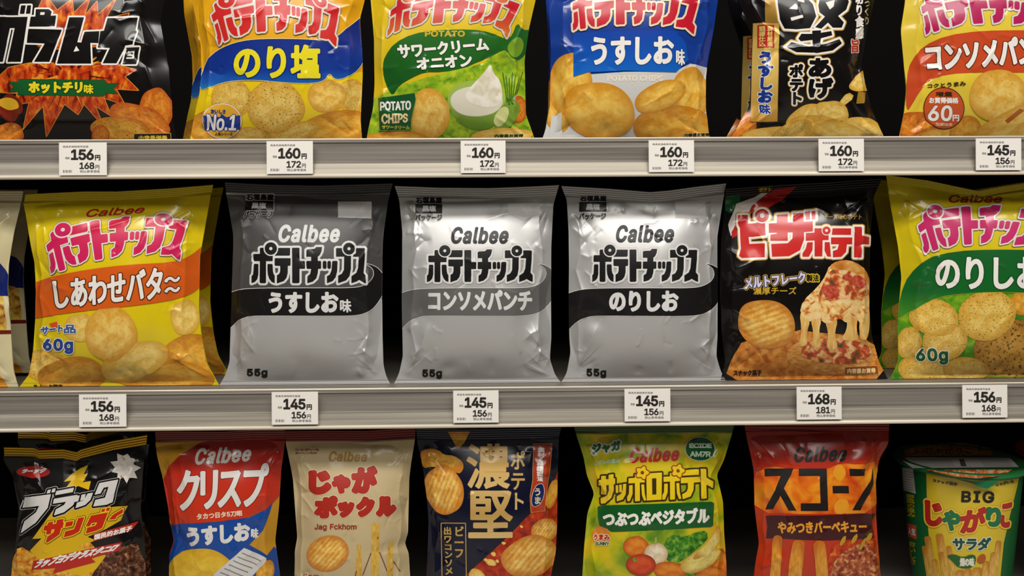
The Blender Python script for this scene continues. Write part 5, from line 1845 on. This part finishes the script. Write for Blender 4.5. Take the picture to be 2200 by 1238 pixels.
p.poly([(650, 994), (678, 992), (684, 1250), (690, 1700), (625, 1700), (638, 1240)], STK, 1)
p.poly([(900, 966), (932, 962), (928, 1120), (940, 1700), (890, 1700), (885, 1110)], STK, 1)
for a, c in (((690, 1230), (755, 1055)), ((822, 1050), (880, 1195)), ((630, 1240), (640, 1200)), ((928, 1120), (985, 1200))):
    p.poly([a, (a[0] + 7, a[1]), (c[0] + 7, c[1]), c], ink((120, 50, 30)), 3)
b.finish()

NAVYF = ink((15, 18, 40))
b = Bag('snack_bag', 'navy chip bag with two large gold characters and red corner on the lowest shelf', 3.663, 880, 900,
        [(50, 75), (62, 200), (85, 280), (110, 420), (130, 560), (150, 800), (140, 1100), (130, 1300), (70, 1720)], [(1195, 72), (1175, 150), (1168, 330), (1164, 500), (1162, 800), (1150, 1050), (1110, 1240), (1190, 1720)],
        2, NAVYF, top_mid=[(400, 80), (800, 76)], seed=59, seal_h=24, T=0.026)
GOLDT = grad([(0, (214, 178, 110)), (.5, (196, 156, 84)), (1, (220, 186, 120))], 1, .35, .4, .15)
p = b.part('red_corner', 'red lower corner')
p.poly([(380, 1290), (800, 905), (900, 795), (960, 738), (1075, 700), (1110, 560), (1165, 410), (1230, 560), (1260, 1800), (200, 1800)], food('printed_red_crumbs', [(0.3, (120, 24, 12)), (0.55, (176, 46, 20)), (0.68, (190, 64, 24)), (0.78, (214, 130, 50))], 6, 5), 0)
p = b.part('chip_picture', 'printed ridged chips')
p.poly([(300, 100), (475, 100), (430, 190), (382, 242), (350, 190)], CHIPB, 1, uvmode='box')
p.poly([(75, 262), (150, 232), (230, 248), (270, 285), (350, 288), (422, 340), (425, 400), (385, 440), (200, 362), (100, 396)], CHIPB, 1, smooth=1, uvmode='box')
p.ellipse(272, 560, 150, 200, CHIPR, 2, -.28, .03, 2)
p.ellipse(1060, 880, 110, 92, CHIPR, 2, -.3, .04, 3)
p.ellipse(1120, 590, 42, 118, CHIPB, 1, .25, .04, 4)
p.ellipse(945, 1085, 225, 160, CHIPR, 3, -.25, .03, 5)
p.ellipse(540, 1260, 60, 90, CHIPL, 3, -.6, .05, 6)
for cx, cy, r in ((660, 1065, 22), (640, 1130, 40), (740, 980, 16), (600, 1110, 18), (880, 850, 14), (690, 1120, 16)):
    p.ellipse(cx, cy, r, r * .7, CHIPL, 2, .5, .12, cx)
p = b.part('title_lettering', 'large gold characters')
p.text('濃', (448, 195, 788, 552), GOLDT, 3, w=2.4)
p.text('堅', (462, 565, 812, 940), GOLDT, 3, w=2.6)
p.text('ポテト', (795, 252, 908, 716), GOLDT, 3, w=.9, vertical=True)
p = b.part('side_label', 'upright red label edged in gold')
p.poly([(975, 200), (1118, 196), (1100, 380), (1080, 520), (1060, 720), (955, 736), (948, 610), (970, 480)], ink((172, 58, 28)), 3, outlines=[(1.0, ink((206, 160, 80)))])
p.ellipse(1008, 600, 40, 100, ink((24, 36, 84)), 5, .3, .05, 7, local=False, outlines=[(.8, WHT)])
q = b.part('label_lettering', parent=p)
q.text('素材', (1005, 225, 1062, 300), WHT, 6, w=.6, vertical=True)
q.text('濃縮製法', (1000, 320, 1050, 490), WHT, 6, w=.5, vertical=True)
q.text('うま', (982, 545, 1030, 670), ink((206, 196, 160)), 7, w=.6, vertical=True)
p = b.part('flavour_box', 'gold outlined box with upright lettering')
GL = ink((196, 160, 90), .35, .2)
for poly in ([(246, 818), (444, 818), (444, 825), (246, 825)], [(246, 818), (253, 818), (268, 1700), (260, 1700)], [(437, 818), (444, 818), (458, 1700), (451, 1700)]):
    p.poly(poly, GL, 2)
q = b.part('flavour_lettering', parent=p)
q.text('ビーフ', (355, 845, 428, 1096), GL, 3, w=.9, vertical=True)
q.text('出ワコンソメ', [(270, 850), (330, 850), (345, 1228), (282, 1228)], GL, 3, w=.8, vertical=True)
b.finish()

VEGF = food('printed_yellow_green_film', [(0.3, (84, 130, 24)), (0.45, (160, 172, 24)), (0.58, (206, 186, 24)), (0.75, (214, 170, 40))], 1.6, 3)
b = Bag('snack_bag', 'lime green vegetable snack bag with yellow lettering and printed vegetables on the lowest shelf', 3.6615, 1210, 900,
        [(80, 45), (110, 150), (160, 300), (185, 440), (245, 590), (190, 740), (165, 1000), (150, 1240), (110, 1700)], [(1352, 40), (1330, 110), (1262, 330), (1206, 440), (1235, 560), (1256, 650), (1265, 900), (1282, 1130), (1285, 1300), (1330, 1700)],
        2, VEGF, seal=ink((52, 84, 22)), top_mid=[(400, 50), (800, 44)], seed=61, seal_h=20, T=0.026)
p = b.part('vegetable_picture', 'printed tomatoes, onion, greens and snack slices')
ORG = chipmat('printed_orange_veg', (206, 104, 24), (226, 140, 40), (176, 70, 18), None, scale=1.2)
RED = chipmat('printed_tomato', (196, 60, 24), (214, 84, 34), (150, 34, 16), None, scale=1.2)
ONI = chipmat('printed_onion', (214, 190, 150), (236, 224, 198), (196, 156, 110), None, scale=1.4)
GRN = food('printed_greens', [(0.3, (24, 80, 16)), (0.5, (64, 130, 28)), (0.68, (140, 180, 60)), (0.8, (206, 216, 130))], 9, 5)
SLC = chipmat('printed_veg_slice', (216, 192, 90), (232, 216, 134), (190, 140, 50), (150, 110, 30), .36)
p.poly([(790, 960), (880, 900), (960, 930), (1050, 890), (1130, 880), (1140, 960), (1000, 1060), (900, 1140), (840, 1150), (800, 1080)], GRN, 1, smooth=1)
p.poly([(880, 1120), (1000, 1180), (1080, 1220), (1080, 1400), (860, 1400)], GRN, 1, smooth=1)
p.ellipse(572, 1005, 98, 84, ORG, 2, 0, .02, 1)
p.ellipse(730, 1062, 92, 86, ONI, 3, 0, .02, 2)
p.poly([(712, 985), (722, 930), (735, 930), (738, 985)], ink((150, 170, 80)), 4)
p.ellipse(612, 1150, 118, 86, RED, 4, .1, .02, 3)
p.poly([(540, 1100), (570, 1090), (585, 1120), (560, 1130)], GRN, 5, smooth=1)
p.ellipse(840, 1195, 130, 70, ORG, 4, .1, .03, 4)
p.ellipse(1230, 1130, 70, 110, ORG, 2, 0, .03, 6)
p.ellipse(1160, 1230, 120, 70, ORG, 3, 0, .03, 7)
p.ellipse(1080, 1110, 170, 82, SLC, 5, -.45, .03, 5)
p.poly([(1215, 815), (1240, 890), (1218, 985), (1130, 1070), (1035, 1112), (1005, 1090), (1130, 980), (1190, 900)], SLC, 6, smooth=2, uvmode='box')
p = b.part('title_lettering', 'yellow block lettering with brown edge')
BR = ink((58, 44, 20))
PO = [[(515, 470), (640, 462), (640, 500), (515, 508)], [(565, 440), (600, 437), (602, 645), (566, 648)], [(520, 525), (545, 523), (545, 590), (525, 645), (505, 648), (505, 615), (518, 590)], [(615, 520), (635, 518), (640, 590), (652, 640), (636, 643), (620, 600)]]
p.polys([[(280, 480), (408, 470), (408, 512), (280, 522)], [(300, 450), (335, 447), (338, 590), (302, 592)], [(358, 440), (395, 437), (398, 560), (380, 620), (330, 665), (300, 665), (298, 628), (345, 600), (360, 560)],
         [(415, 525), (432, 523), (434, 580), (417, 582)], [(442, 520), (460, 518), (462, 575), (444, 577)], [(472, 515), (495, 512), (492, 590), (470, 635), (425, 650), (424, 612), (458, 590), (470, 560)]]
        + PO + [[(655, 432), (775, 425), (772, 635), (658, 642)]] + [[(x + 275, y - 12) for x, y in q] for q in PO]
        + [[(930, 408), (1065, 400), (1065, 440), (930, 448)], [(925, 465), (1075, 456), (1075, 498), (925, 507)], [(980, 505), (1025, 502), (1022, 560), (1000, 610), (940, 632), (935, 595), (970, 575), (980, 550)],
           [(1080, 395), (1120, 393), (1122, 460), (1175, 490), (1172, 540), (1122, 520), (1125, 625), (1085, 628)]],
        ink((226, 194, 28)), 3, r=.3, outlines=[(3.6, BR)], holes=[[(698, 470), (732, 468), (732, 595), (700, 597)]])
p.poly([(698, 470), (732, 468), (732, 595), (700, 597)], BR, 5)
for cx, cy in ((622, 425), (902, 410)):
    fl = [(cx + (44 + 9 * math.cos(5 * a)) * math.cos(a), cy + (44 + 9 * math.cos(5 * a)) * math.sin(a)) for a in np.linspace(0, 2 * math.pi, 50, endpoint=False)]
    p.poly(fl, ink((226, 194, 28)), 6, outlines=[(2.4, ink((150, 60, 24)))])
    p.ellipse(cx, cy, 14, 14, ink((120, 60, 20)), 9, local=False)
p = b.part('maker_lettering')
p.text('Calbee', [(520, 232), (926, 222), (922, 332), (514, 350)], ink((190, 34, 24)), 2, w=1.8, slant=.05, gap=.09)
p = b.part('flavour_band', 'dark green rounded panel')
p.poly([(272, 700), (290, 684), (1165, 652), (1184, 664), (1178, 840), (1160, 852), (380, 892), (350, 870), (290, 850), (276, 780)], ink((20, 86, 34)), 3)
q = b.part('flavour_lettering', parent=p)
q.text('つぶつぶベジタブル', [(312, 732), (1150, 694), (1148, 822), (322, 850)], WHT, 5, w=1.9)
p = b.part('round_mark', 'round green mark with white ring')
p.ellipse(1075, 238, 114, 92, ink((20, 90, 42)), 3, outlines=[(1.2, WHT)], local=False)
q = b.part('mark_lettering', parent=p)
q.text('ECIDE', (990, 192, 1165, 230), ink((206, 226, 200)), 5, w=.8, tight=True)
q.text('AM7R', (995, 256, 1158, 300), ink((206, 226, 200)), 5, w=.8, tight=True)
p = b.part('corner_lettering')
p.text('ジャガ', [(225, 200), (450, 170), (455, 250), (225, 285)], ink((40, 96, 34)), 2, w=1.6, outlines=[(3.4, ink((206, 210, 190)))])
p = b.part('small_print')
p.text('しぜんの恵み', [(235, 325), (450, 310), (452, 350), (236, 365)], ink((176, 196, 150)), 2, w=.6)
p = b.part('corner_mark')
p.ellipse(302, 925, 72, 78, ink((214, 130, 50)), 2, 0, .06, 9, local=False)
p.text('うまみ', (240, 915, 370, 960), ink((176, 50, 24)), 4, w=.7, outlines=[(1.2, ink((236, 220, 190)))])
p.text('SUNNY', (255, 972, 365, 1000), ink((60, 90, 40)), 4, w=.5, outlines=[(1.0, ink((226, 226, 200)))])
b.finish()

b = Bag('snack_bag', 'orange-red barbecue corn snack bag with angular black lettering on the lowest shelf', 3.664, 1570, 900,
        [(105, 35), (130, 180), (160, 300), (182, 420), (186, 700), (222, 980), (195, 1120), (180, 1240), (140, 1700)], [(1246, 30), (1228, 200), (1165, 330), (1138, 500), (1142, 760), (1155, 950), (1175, 1240), (1220, 1700)],
        2, ink((186, 50, 20)), seal=ink((120, 26, 16)), top_mid=[(400, 36), (800, 32)], seed=67, seal_h=18, T=0.026, group='red barbecue bags')
D6 = b
p = b.part('upper_panel', 'darker red top')
p.poly([(60, 60), (1300, 60), (1280, 330), (1130, 310), (850, 350), (700, 400), (380, 350), (160, 420)], grad([(0, (128, 24, 16)), (1, (180, 44, 24))]), 0)
p = b.part('glow_panel', 'orange marbled middle')
p.poly([(170, 430), (300, 370), (500, 400), (760, 400), (860, 350), (1000, 360), (1170, 320), (1170, 742), (700, 752), (160, 740)], food('printed_orange_marble', [(0.32, (196, 66, 20)), (0.5, (218, 112, 24)), (0.68, (226, 148, 36))], 2.2, 2), 1, smooth=1)
for cx, cy, rx, ry in ((855, 425, 48, 62), (870, 690, 55, 62)):
    p.ellipse(cx, cy, rx, ry, ink((224, 150, 38)), 2, 0, .06, cx, local=False)
p = b.part('title_lettering', 'angular black lettering')
KK = ink((26, 20, 18), .45, 0, .3)
for poly in ([(262, 390), (492, 390), (475, 440), (415, 545), (515, 722), (455, 722), (385, 600), (335, 712), (270, 712), (392, 450), (262, 450)],
             [(535, 392), (754, 392), (766, 725), (550, 725), (550, 665), (706, 665), (698, 450), (535, 452)],
             [(800, 530), (927, 530), (930, 588), (803, 588)], [(928, 392), (1055, 390), (1048, 446), (936, 450)],
             [(1112, 375), (1120, 510), (1075, 600), (1020, 720), (955, 720), (1040, 570), (1098, 470)]):
    p.poly(poly, KK, 3)
p = b.part('maker_lettering')
p.text('Calbee', [(495, 222), (930, 214), (920, 336), (488, 348)], KK, 2, w=1.8, slant=.05, gap=.09)
p = b.part('snack_picture', 'printed corn sticks and grilled meat')
STICK = chipmat('printed_corn_stick', (206, 130, 34), (224, 160, 62), (190, 100, 24), None, scale=3)
for poly in ([(330, 940), (350, 918), (375, 914), (400, 925), (410, 950), (395, 1150), (370, 1700), (280, 1700), (315, 1130)], [(484, 975), (505, 952), (535, 948), (570, 955), (582, 985), (555, 1250), (530, 1700), (430, 1700), (450, 1200)],
             [(640, 995), (660, 962), (695, 954), (730, 965), (744, 995), (770, 1250), (790, 1700), (700, 1700), (665, 1150)]):
    p.poly(poly, STICK, 4, smooth=1, uvmode='box')
p.poly([(60, 1290), (300, 1300), (700, 1300), (800, 1000), (900, 960), (1250, 960), (1250, 1750), (60, 1750)], food('printed_spice_red', [(0.3, (150, 30, 12)), (0.55, (196, 66, 20)), (0.7, (220, 130, 40))], 7, 4), 2)
p.poly([(778, 1175), (840, 1090), (940, 1005), (1050, 975), (1105, 990), (1150, 1080), (1170, 1250), (1180, 1700), (760, 1700)], food('printed_grilled_meat', [(0.28, (60, 20, 12)), (0.42, (140, 56, 34)), (0.55, (186, 100, 60)), (0.66, (222, 170, 110)), (0.74, (120, 130, 50))], 9, 4), 5, smooth=1)
for cx, cy in ((880, 960), (970, 945), (1085, 930), (1035, 985)):
    p.ellipse(cx, cy, 16, 42, ink((186, 146, 40)), 6, .5, .1, cx, local=False)
p = b.part('flavour_band', 'dark maroon band')
p.poly([(274, 762), (700, 760), (1132, 744), (1106, 810), (1132, 940), (760, 956), (274, 936), (286, 850)], ink((62, 18, 22)), 3)
q = b.part('flavour_lettering', parent=p)
q.text('やみつきバーベキュー', [(368, 808), (1068, 800), (1066, 896), (372, 902)], ink((224, 150, 44)), 5, w=1.1)
b.finish()

# ---- the paper cup at the right end ------------------------------------------
CUPY = 0.098


def paper_cup(label, cx_px, lid_y, body_mat, lid_mat, rim_mat):
    c = on_plane_y(cx_px, lid_y, CUPY)
    z1 = float(c[2])
    z0 = DECK[2]
    H = z1 - z0
    rt, k = 0.0672, 0.098
    root = empty('snack_cup', (c[0], CUPY, z0), label, 'snack cup')
    n = 96
    a = np.linspace(0, 2 * np.pi, n + 1)

    def lathe(name, prof, mat, parent):
        prof = np.array(prof)
        V = np.stack([np.stack([c[0] + r * np.cos(a), CUPY + r * np.sin(a), np.full(n + 1, z)], -1) for r, z in prof]).reshape(-1, 3)
        return mesh_object(name, V, [grid_quads(len(prof), n + 1, True)], [mat], parent=parent, origin=root.location)
    lathe('cup_body', [(0.0005, z0 + 0.004), (rt - k * H - 0.002, z0 + 0.004), (rt - k * H - 0.001, z0 + 0.0005), (rt - k * H, z0 + 0.001)] + [(rt - k * (H - (H - 0.007) * t), z0 + (H - 0.007) * t) for t in np.linspace(0.02, 1, 12)], body_mat, root)
    lathe('cup_rim', [(rt - 0.002, z1 - 0.0075), (rt + 0.002, z1 - 0.007), (rt + 0.0055, z1 - 0.005), (rt + 0.0066, z1 - 0.003), (rt + 0.0060, z1 - 0.001), (rt + 0.004, z1 - 0.0002), (rt + 0.001, z1 - 0.0006)], rim_mat, root)
    lid = lathe('lid', [(rt + 0.0058, z1 - 0.0018), (rt + 0.0062, z1 - 0.0008), (rt + 0.005, z1 + 0.0002), (rt, z1 + 0.0003), (rt - 0.004, z1 - 0.0004), (0.0004, z1 - 0.0006)], lid_mat, root)
    return root, c, z1, rt, k


GREENC = ink((18, 96, 46), .45, 0, .35)
root, c, z1, rt, kk = paper_cup('green and yellow potato stick cup with a paper lid, right end of the lowest shelf', 2062, 985, GREENC, ink((22, 92, 42), .5, 0, .3), ink((30, 110, 56), .4, 0, .4))
s = ConeSurface(root, c[0], CUPY, z1, rt, kk, 3.66, 1880, 900)
s.zmax = z1 - 0.0072
p = s.part('front_panel', 'yellow front panel')
p.poly([(402, 380), (1150, 380), (1110, 560), (1060, 760), (1010, 980), (960, 1500), (470, 1500), (440, 1100), (412, 800)], ink((214, 186, 44)), 0)
p = s.part('stick_picture', 'printed potato sticks')
FRY = chipmat('printed_potato_fry', (206, 150, 56), (228, 186, 96), (190, 124, 40), None, scale=3)
for k_, (x, y, w, ln) in enumerate([(370, 1000, 40, 460), (390, 925, 50, 500), (480, 905, 55, 500), (500, 1045, 45, 400), (560, 1000, 40, 400), (445, 1105, 45, 330), (640, 1190, 60, 300), (700, 1180, 60, 300), (770, 1170, 70, 300), (850, 1120, 50, 300), (910, 1050, 55, 340), (950, 960, 40, 400)]):
    dx = (0.16 if x < 600 else -0.12) * ln
    p.poly([(x, y + 12), (x + w * .2, y), (x + w * .8, y), (x + w, y + 12), (x + w + dx, y + ln), (x + dx, y + ln)], FRY, 1 + k_ % 4, outlines=[(.5, ink((176, 120, 40)))], uvmode='box')
p = s.part('title_lettering', 'red and green lettering edged in yellow')
YE = [(3.6, ink((214, 150, 40))), (2.6, ink((236, 206, 60)))]
p.text('じ', [(392, 632), (540, 660), (530, 860), (400, 835)], ink((176, 36, 30)), 5, w=4.0, outlines=YE)
p.text('ゃ', (530, 714, 672, 882), ink((22, 112, 70)), 5, w=3.2, outlines=YE)
p.text('が', [(665, 712), (885, 685), (860, 880), (665, 905)], ink((176, 36, 30)), 5, w=3.4, outlines=YE)
p.text('り', [(866, 690), (992, 682), (985, 880), (866, 830)], ink((22, 112, 70)), 5, w=3.6, outlines=YE)
p.text('こ', [(990, 668), (1082, 650), (1050, 860), (975, 850)], ink((176, 36, 30)), 5, w=3.4, outlines=YE)
p = s.part('size_lettering', 'black lettering')
p.text('BIG', [(680, 565), (938, 568), (932, 662), (676, 656)], K, 5, w=1.5, tight=True, gap=.16)
p.text('スナック菓子', [(455, 470), (650, 505), (648, 530), (455, 496)], ink((70, 60, 24)), 5, w=.5)
p.text('じゃがいも', [(950, 505), (1090, 478), (1088, 505), (950, 530)], ink((70, 60, 24)), 5, w=.4)
p = s.part('flavour_lettering', 'dark green lettering edged in white')
p.text('サラダ', [(605, 930), (915, 930), (890, 1035), (620, 1035)], ink((20, 76, 62)), 6, w=1.6, outlines=[(1.8, ink((226, 222, 200)))])
p = s.part('leaf_mark', 'dark green leafy mark')
p.poly([(560, 1075), (620, 1060), (690, 1090), (760, 1060), (798, 1085), (775, 1170), (660, 1175), (600, 1110)], ink((28, 96, 40)), 7, smooth=1)
p.text('畑の味', (665, 1090, 780, 1160), ink((226, 222, 200)), 8, w=.8)
p.ellipse(835, 1100, 34, 36, ink((176, 84, 30)), 6, 0, .1, 3, local=False)
p = s.part('side_strip', 'white notice and yellow lettering on the green side')
p.poly([(215, 382), (300, 395), (322, 592), (225, 560)], ink((206, 202, 196)), 1)
for k_ in range(8):
    p.poly([(226, 408 + k_ * 20), (304, 422 + k_ * 20), (304, 427 + k_ * 20), (226, 413 + k_ * 20)], GRY, 2)
p.text('野菜の恵み', [(245, 590), (310, 600), (320, 780), (255, 770)], ink((186, 170, 40)), 1, w=.6, vertical=True)
p.poly([(245, 820), (325, 840), (330, 950), (255, 925)], ink((206, 80, 50)), 1)
p.text('人気', [(256, 850), (318, 862), (320, 925), (262, 908)], ink((226, 206, 190)), 2, w=.6)
p.text('おいしさ', [(262, 960), (318, 970), (328, 1150), (275, 1140)], ink((186, 170, 40)), 1, w=.6, vertical=True)
s.finish()
s = ConeSurface(root, c[0], CUPY, z1, rt + 0.0068, 0.0, 3.66, 1880, 900)
s.zmax = z1 - 0.002
p = s.part('lid_tab', 'green pull tab')
p.poly([(620, 470), (800, 492), (980, 480), (930, 520), (880, 550), (820, 535), (740, 500)], ink((20, 110, 66)), 6)
s.finish()
s = PlaneSurface(root, (0, 0, z1 - 0.0004), (0, 0, 1), 3.66, 1880, 900)
p = s.part('lid_print', 'printed lid with a white notice strip')
p.poly([(230, 250), (420, 195), (700, 190), (900, 230), (930, 290), (240, 296)], food('printed_lid_art', [(0.35, (26, 96, 44)), (0.47, (196, 160, 40)), (0.58, (186, 70, 30)), (0.7, (214, 190, 60))], 5, 3), 0)
p.text('じゃがりこ', (400, 222, 770, 285), ink((176, 60, 30)), 2, w=1.0, outlines=[(1.4, ink((206, 180, 50)))])
p.poly([(400, 402), (1080, 400), (1000, 450), (800, 470), (620, 455)], food('printed_lid_food', [(0.35, (206, 190, 150)), (0.5, (214, 120, 60)), (0.62, (190, 50, 36)), (0.75, (226, 216, 190))], 8, 3), 0)
p.poly([(178, 306), (1062, 310), (1132, 384), (296, 392)], ink((206, 202, 198), .5, 0, .2), 3)
p.poly([(178, 306), (235, 306), (262, 335), (215, 335)], ink((196, 50, 40)), 4)
for k_ in range(5):
    y = 324 + k_ * 12
    p.poly([(290 + k_ * 8, y), (600 + k_ * 6, y), (600 + k_ * 6, y + 4), (290 + k_ * 8, y + 4)], GRY, 4)
    p.poly([(820 + k_ * 8, y), (1040 + k_ * 10, y), (1040 + k_ * 10, y + 4), (820 + k_ * 8, y + 4)], GRY, 4)
p.poly([(660, 322), (700, 322), (720, 378), (676, 378)], ink((110, 90, 80)), 4)
s.finish()
paper_cup('dark red snack cup cut off by the right edge, behind the green and yellow cup', 2330, 972, ink((60, 30, 24), .5, 0, .3), ink((150, 36, 26), .5, 0, .3), ink((150, 36, 26), .5, 0, .3))

# ---- second bags standing behind the front ones -------------------------------
duplicate(B2.root, (-0.033, 0.068, 0.0), 'second yellow bag with blue band, standing behind the front one')
duplicate(B4_.root, (0.002, 0.070, 0.0), 'second blue salt bag, standing behind the front one on the upper shelf')
duplicate(B5.root, (0.008, 0.068, 0.0), 'second black hard-fried chip bag, in the dark behind the front one')
duplicate(C1.root, (-0.010, 0.070, 0.0), 'second yellow butter bag, standing behind the front one')
duplicate(C6.root, (0.013, 0.072, 0.0), 'second green and yellow seaweed bag, standing behind the front one')
duplicate(C0.root, (-0.020, 0.070, 0.004), 'second cream bag in the shade behind the one cut off by the left edge')
duplicate(D1.root, (-0.020, 0.066, 0.004), 'second black snack bag with gold seal, standing behind the front one')
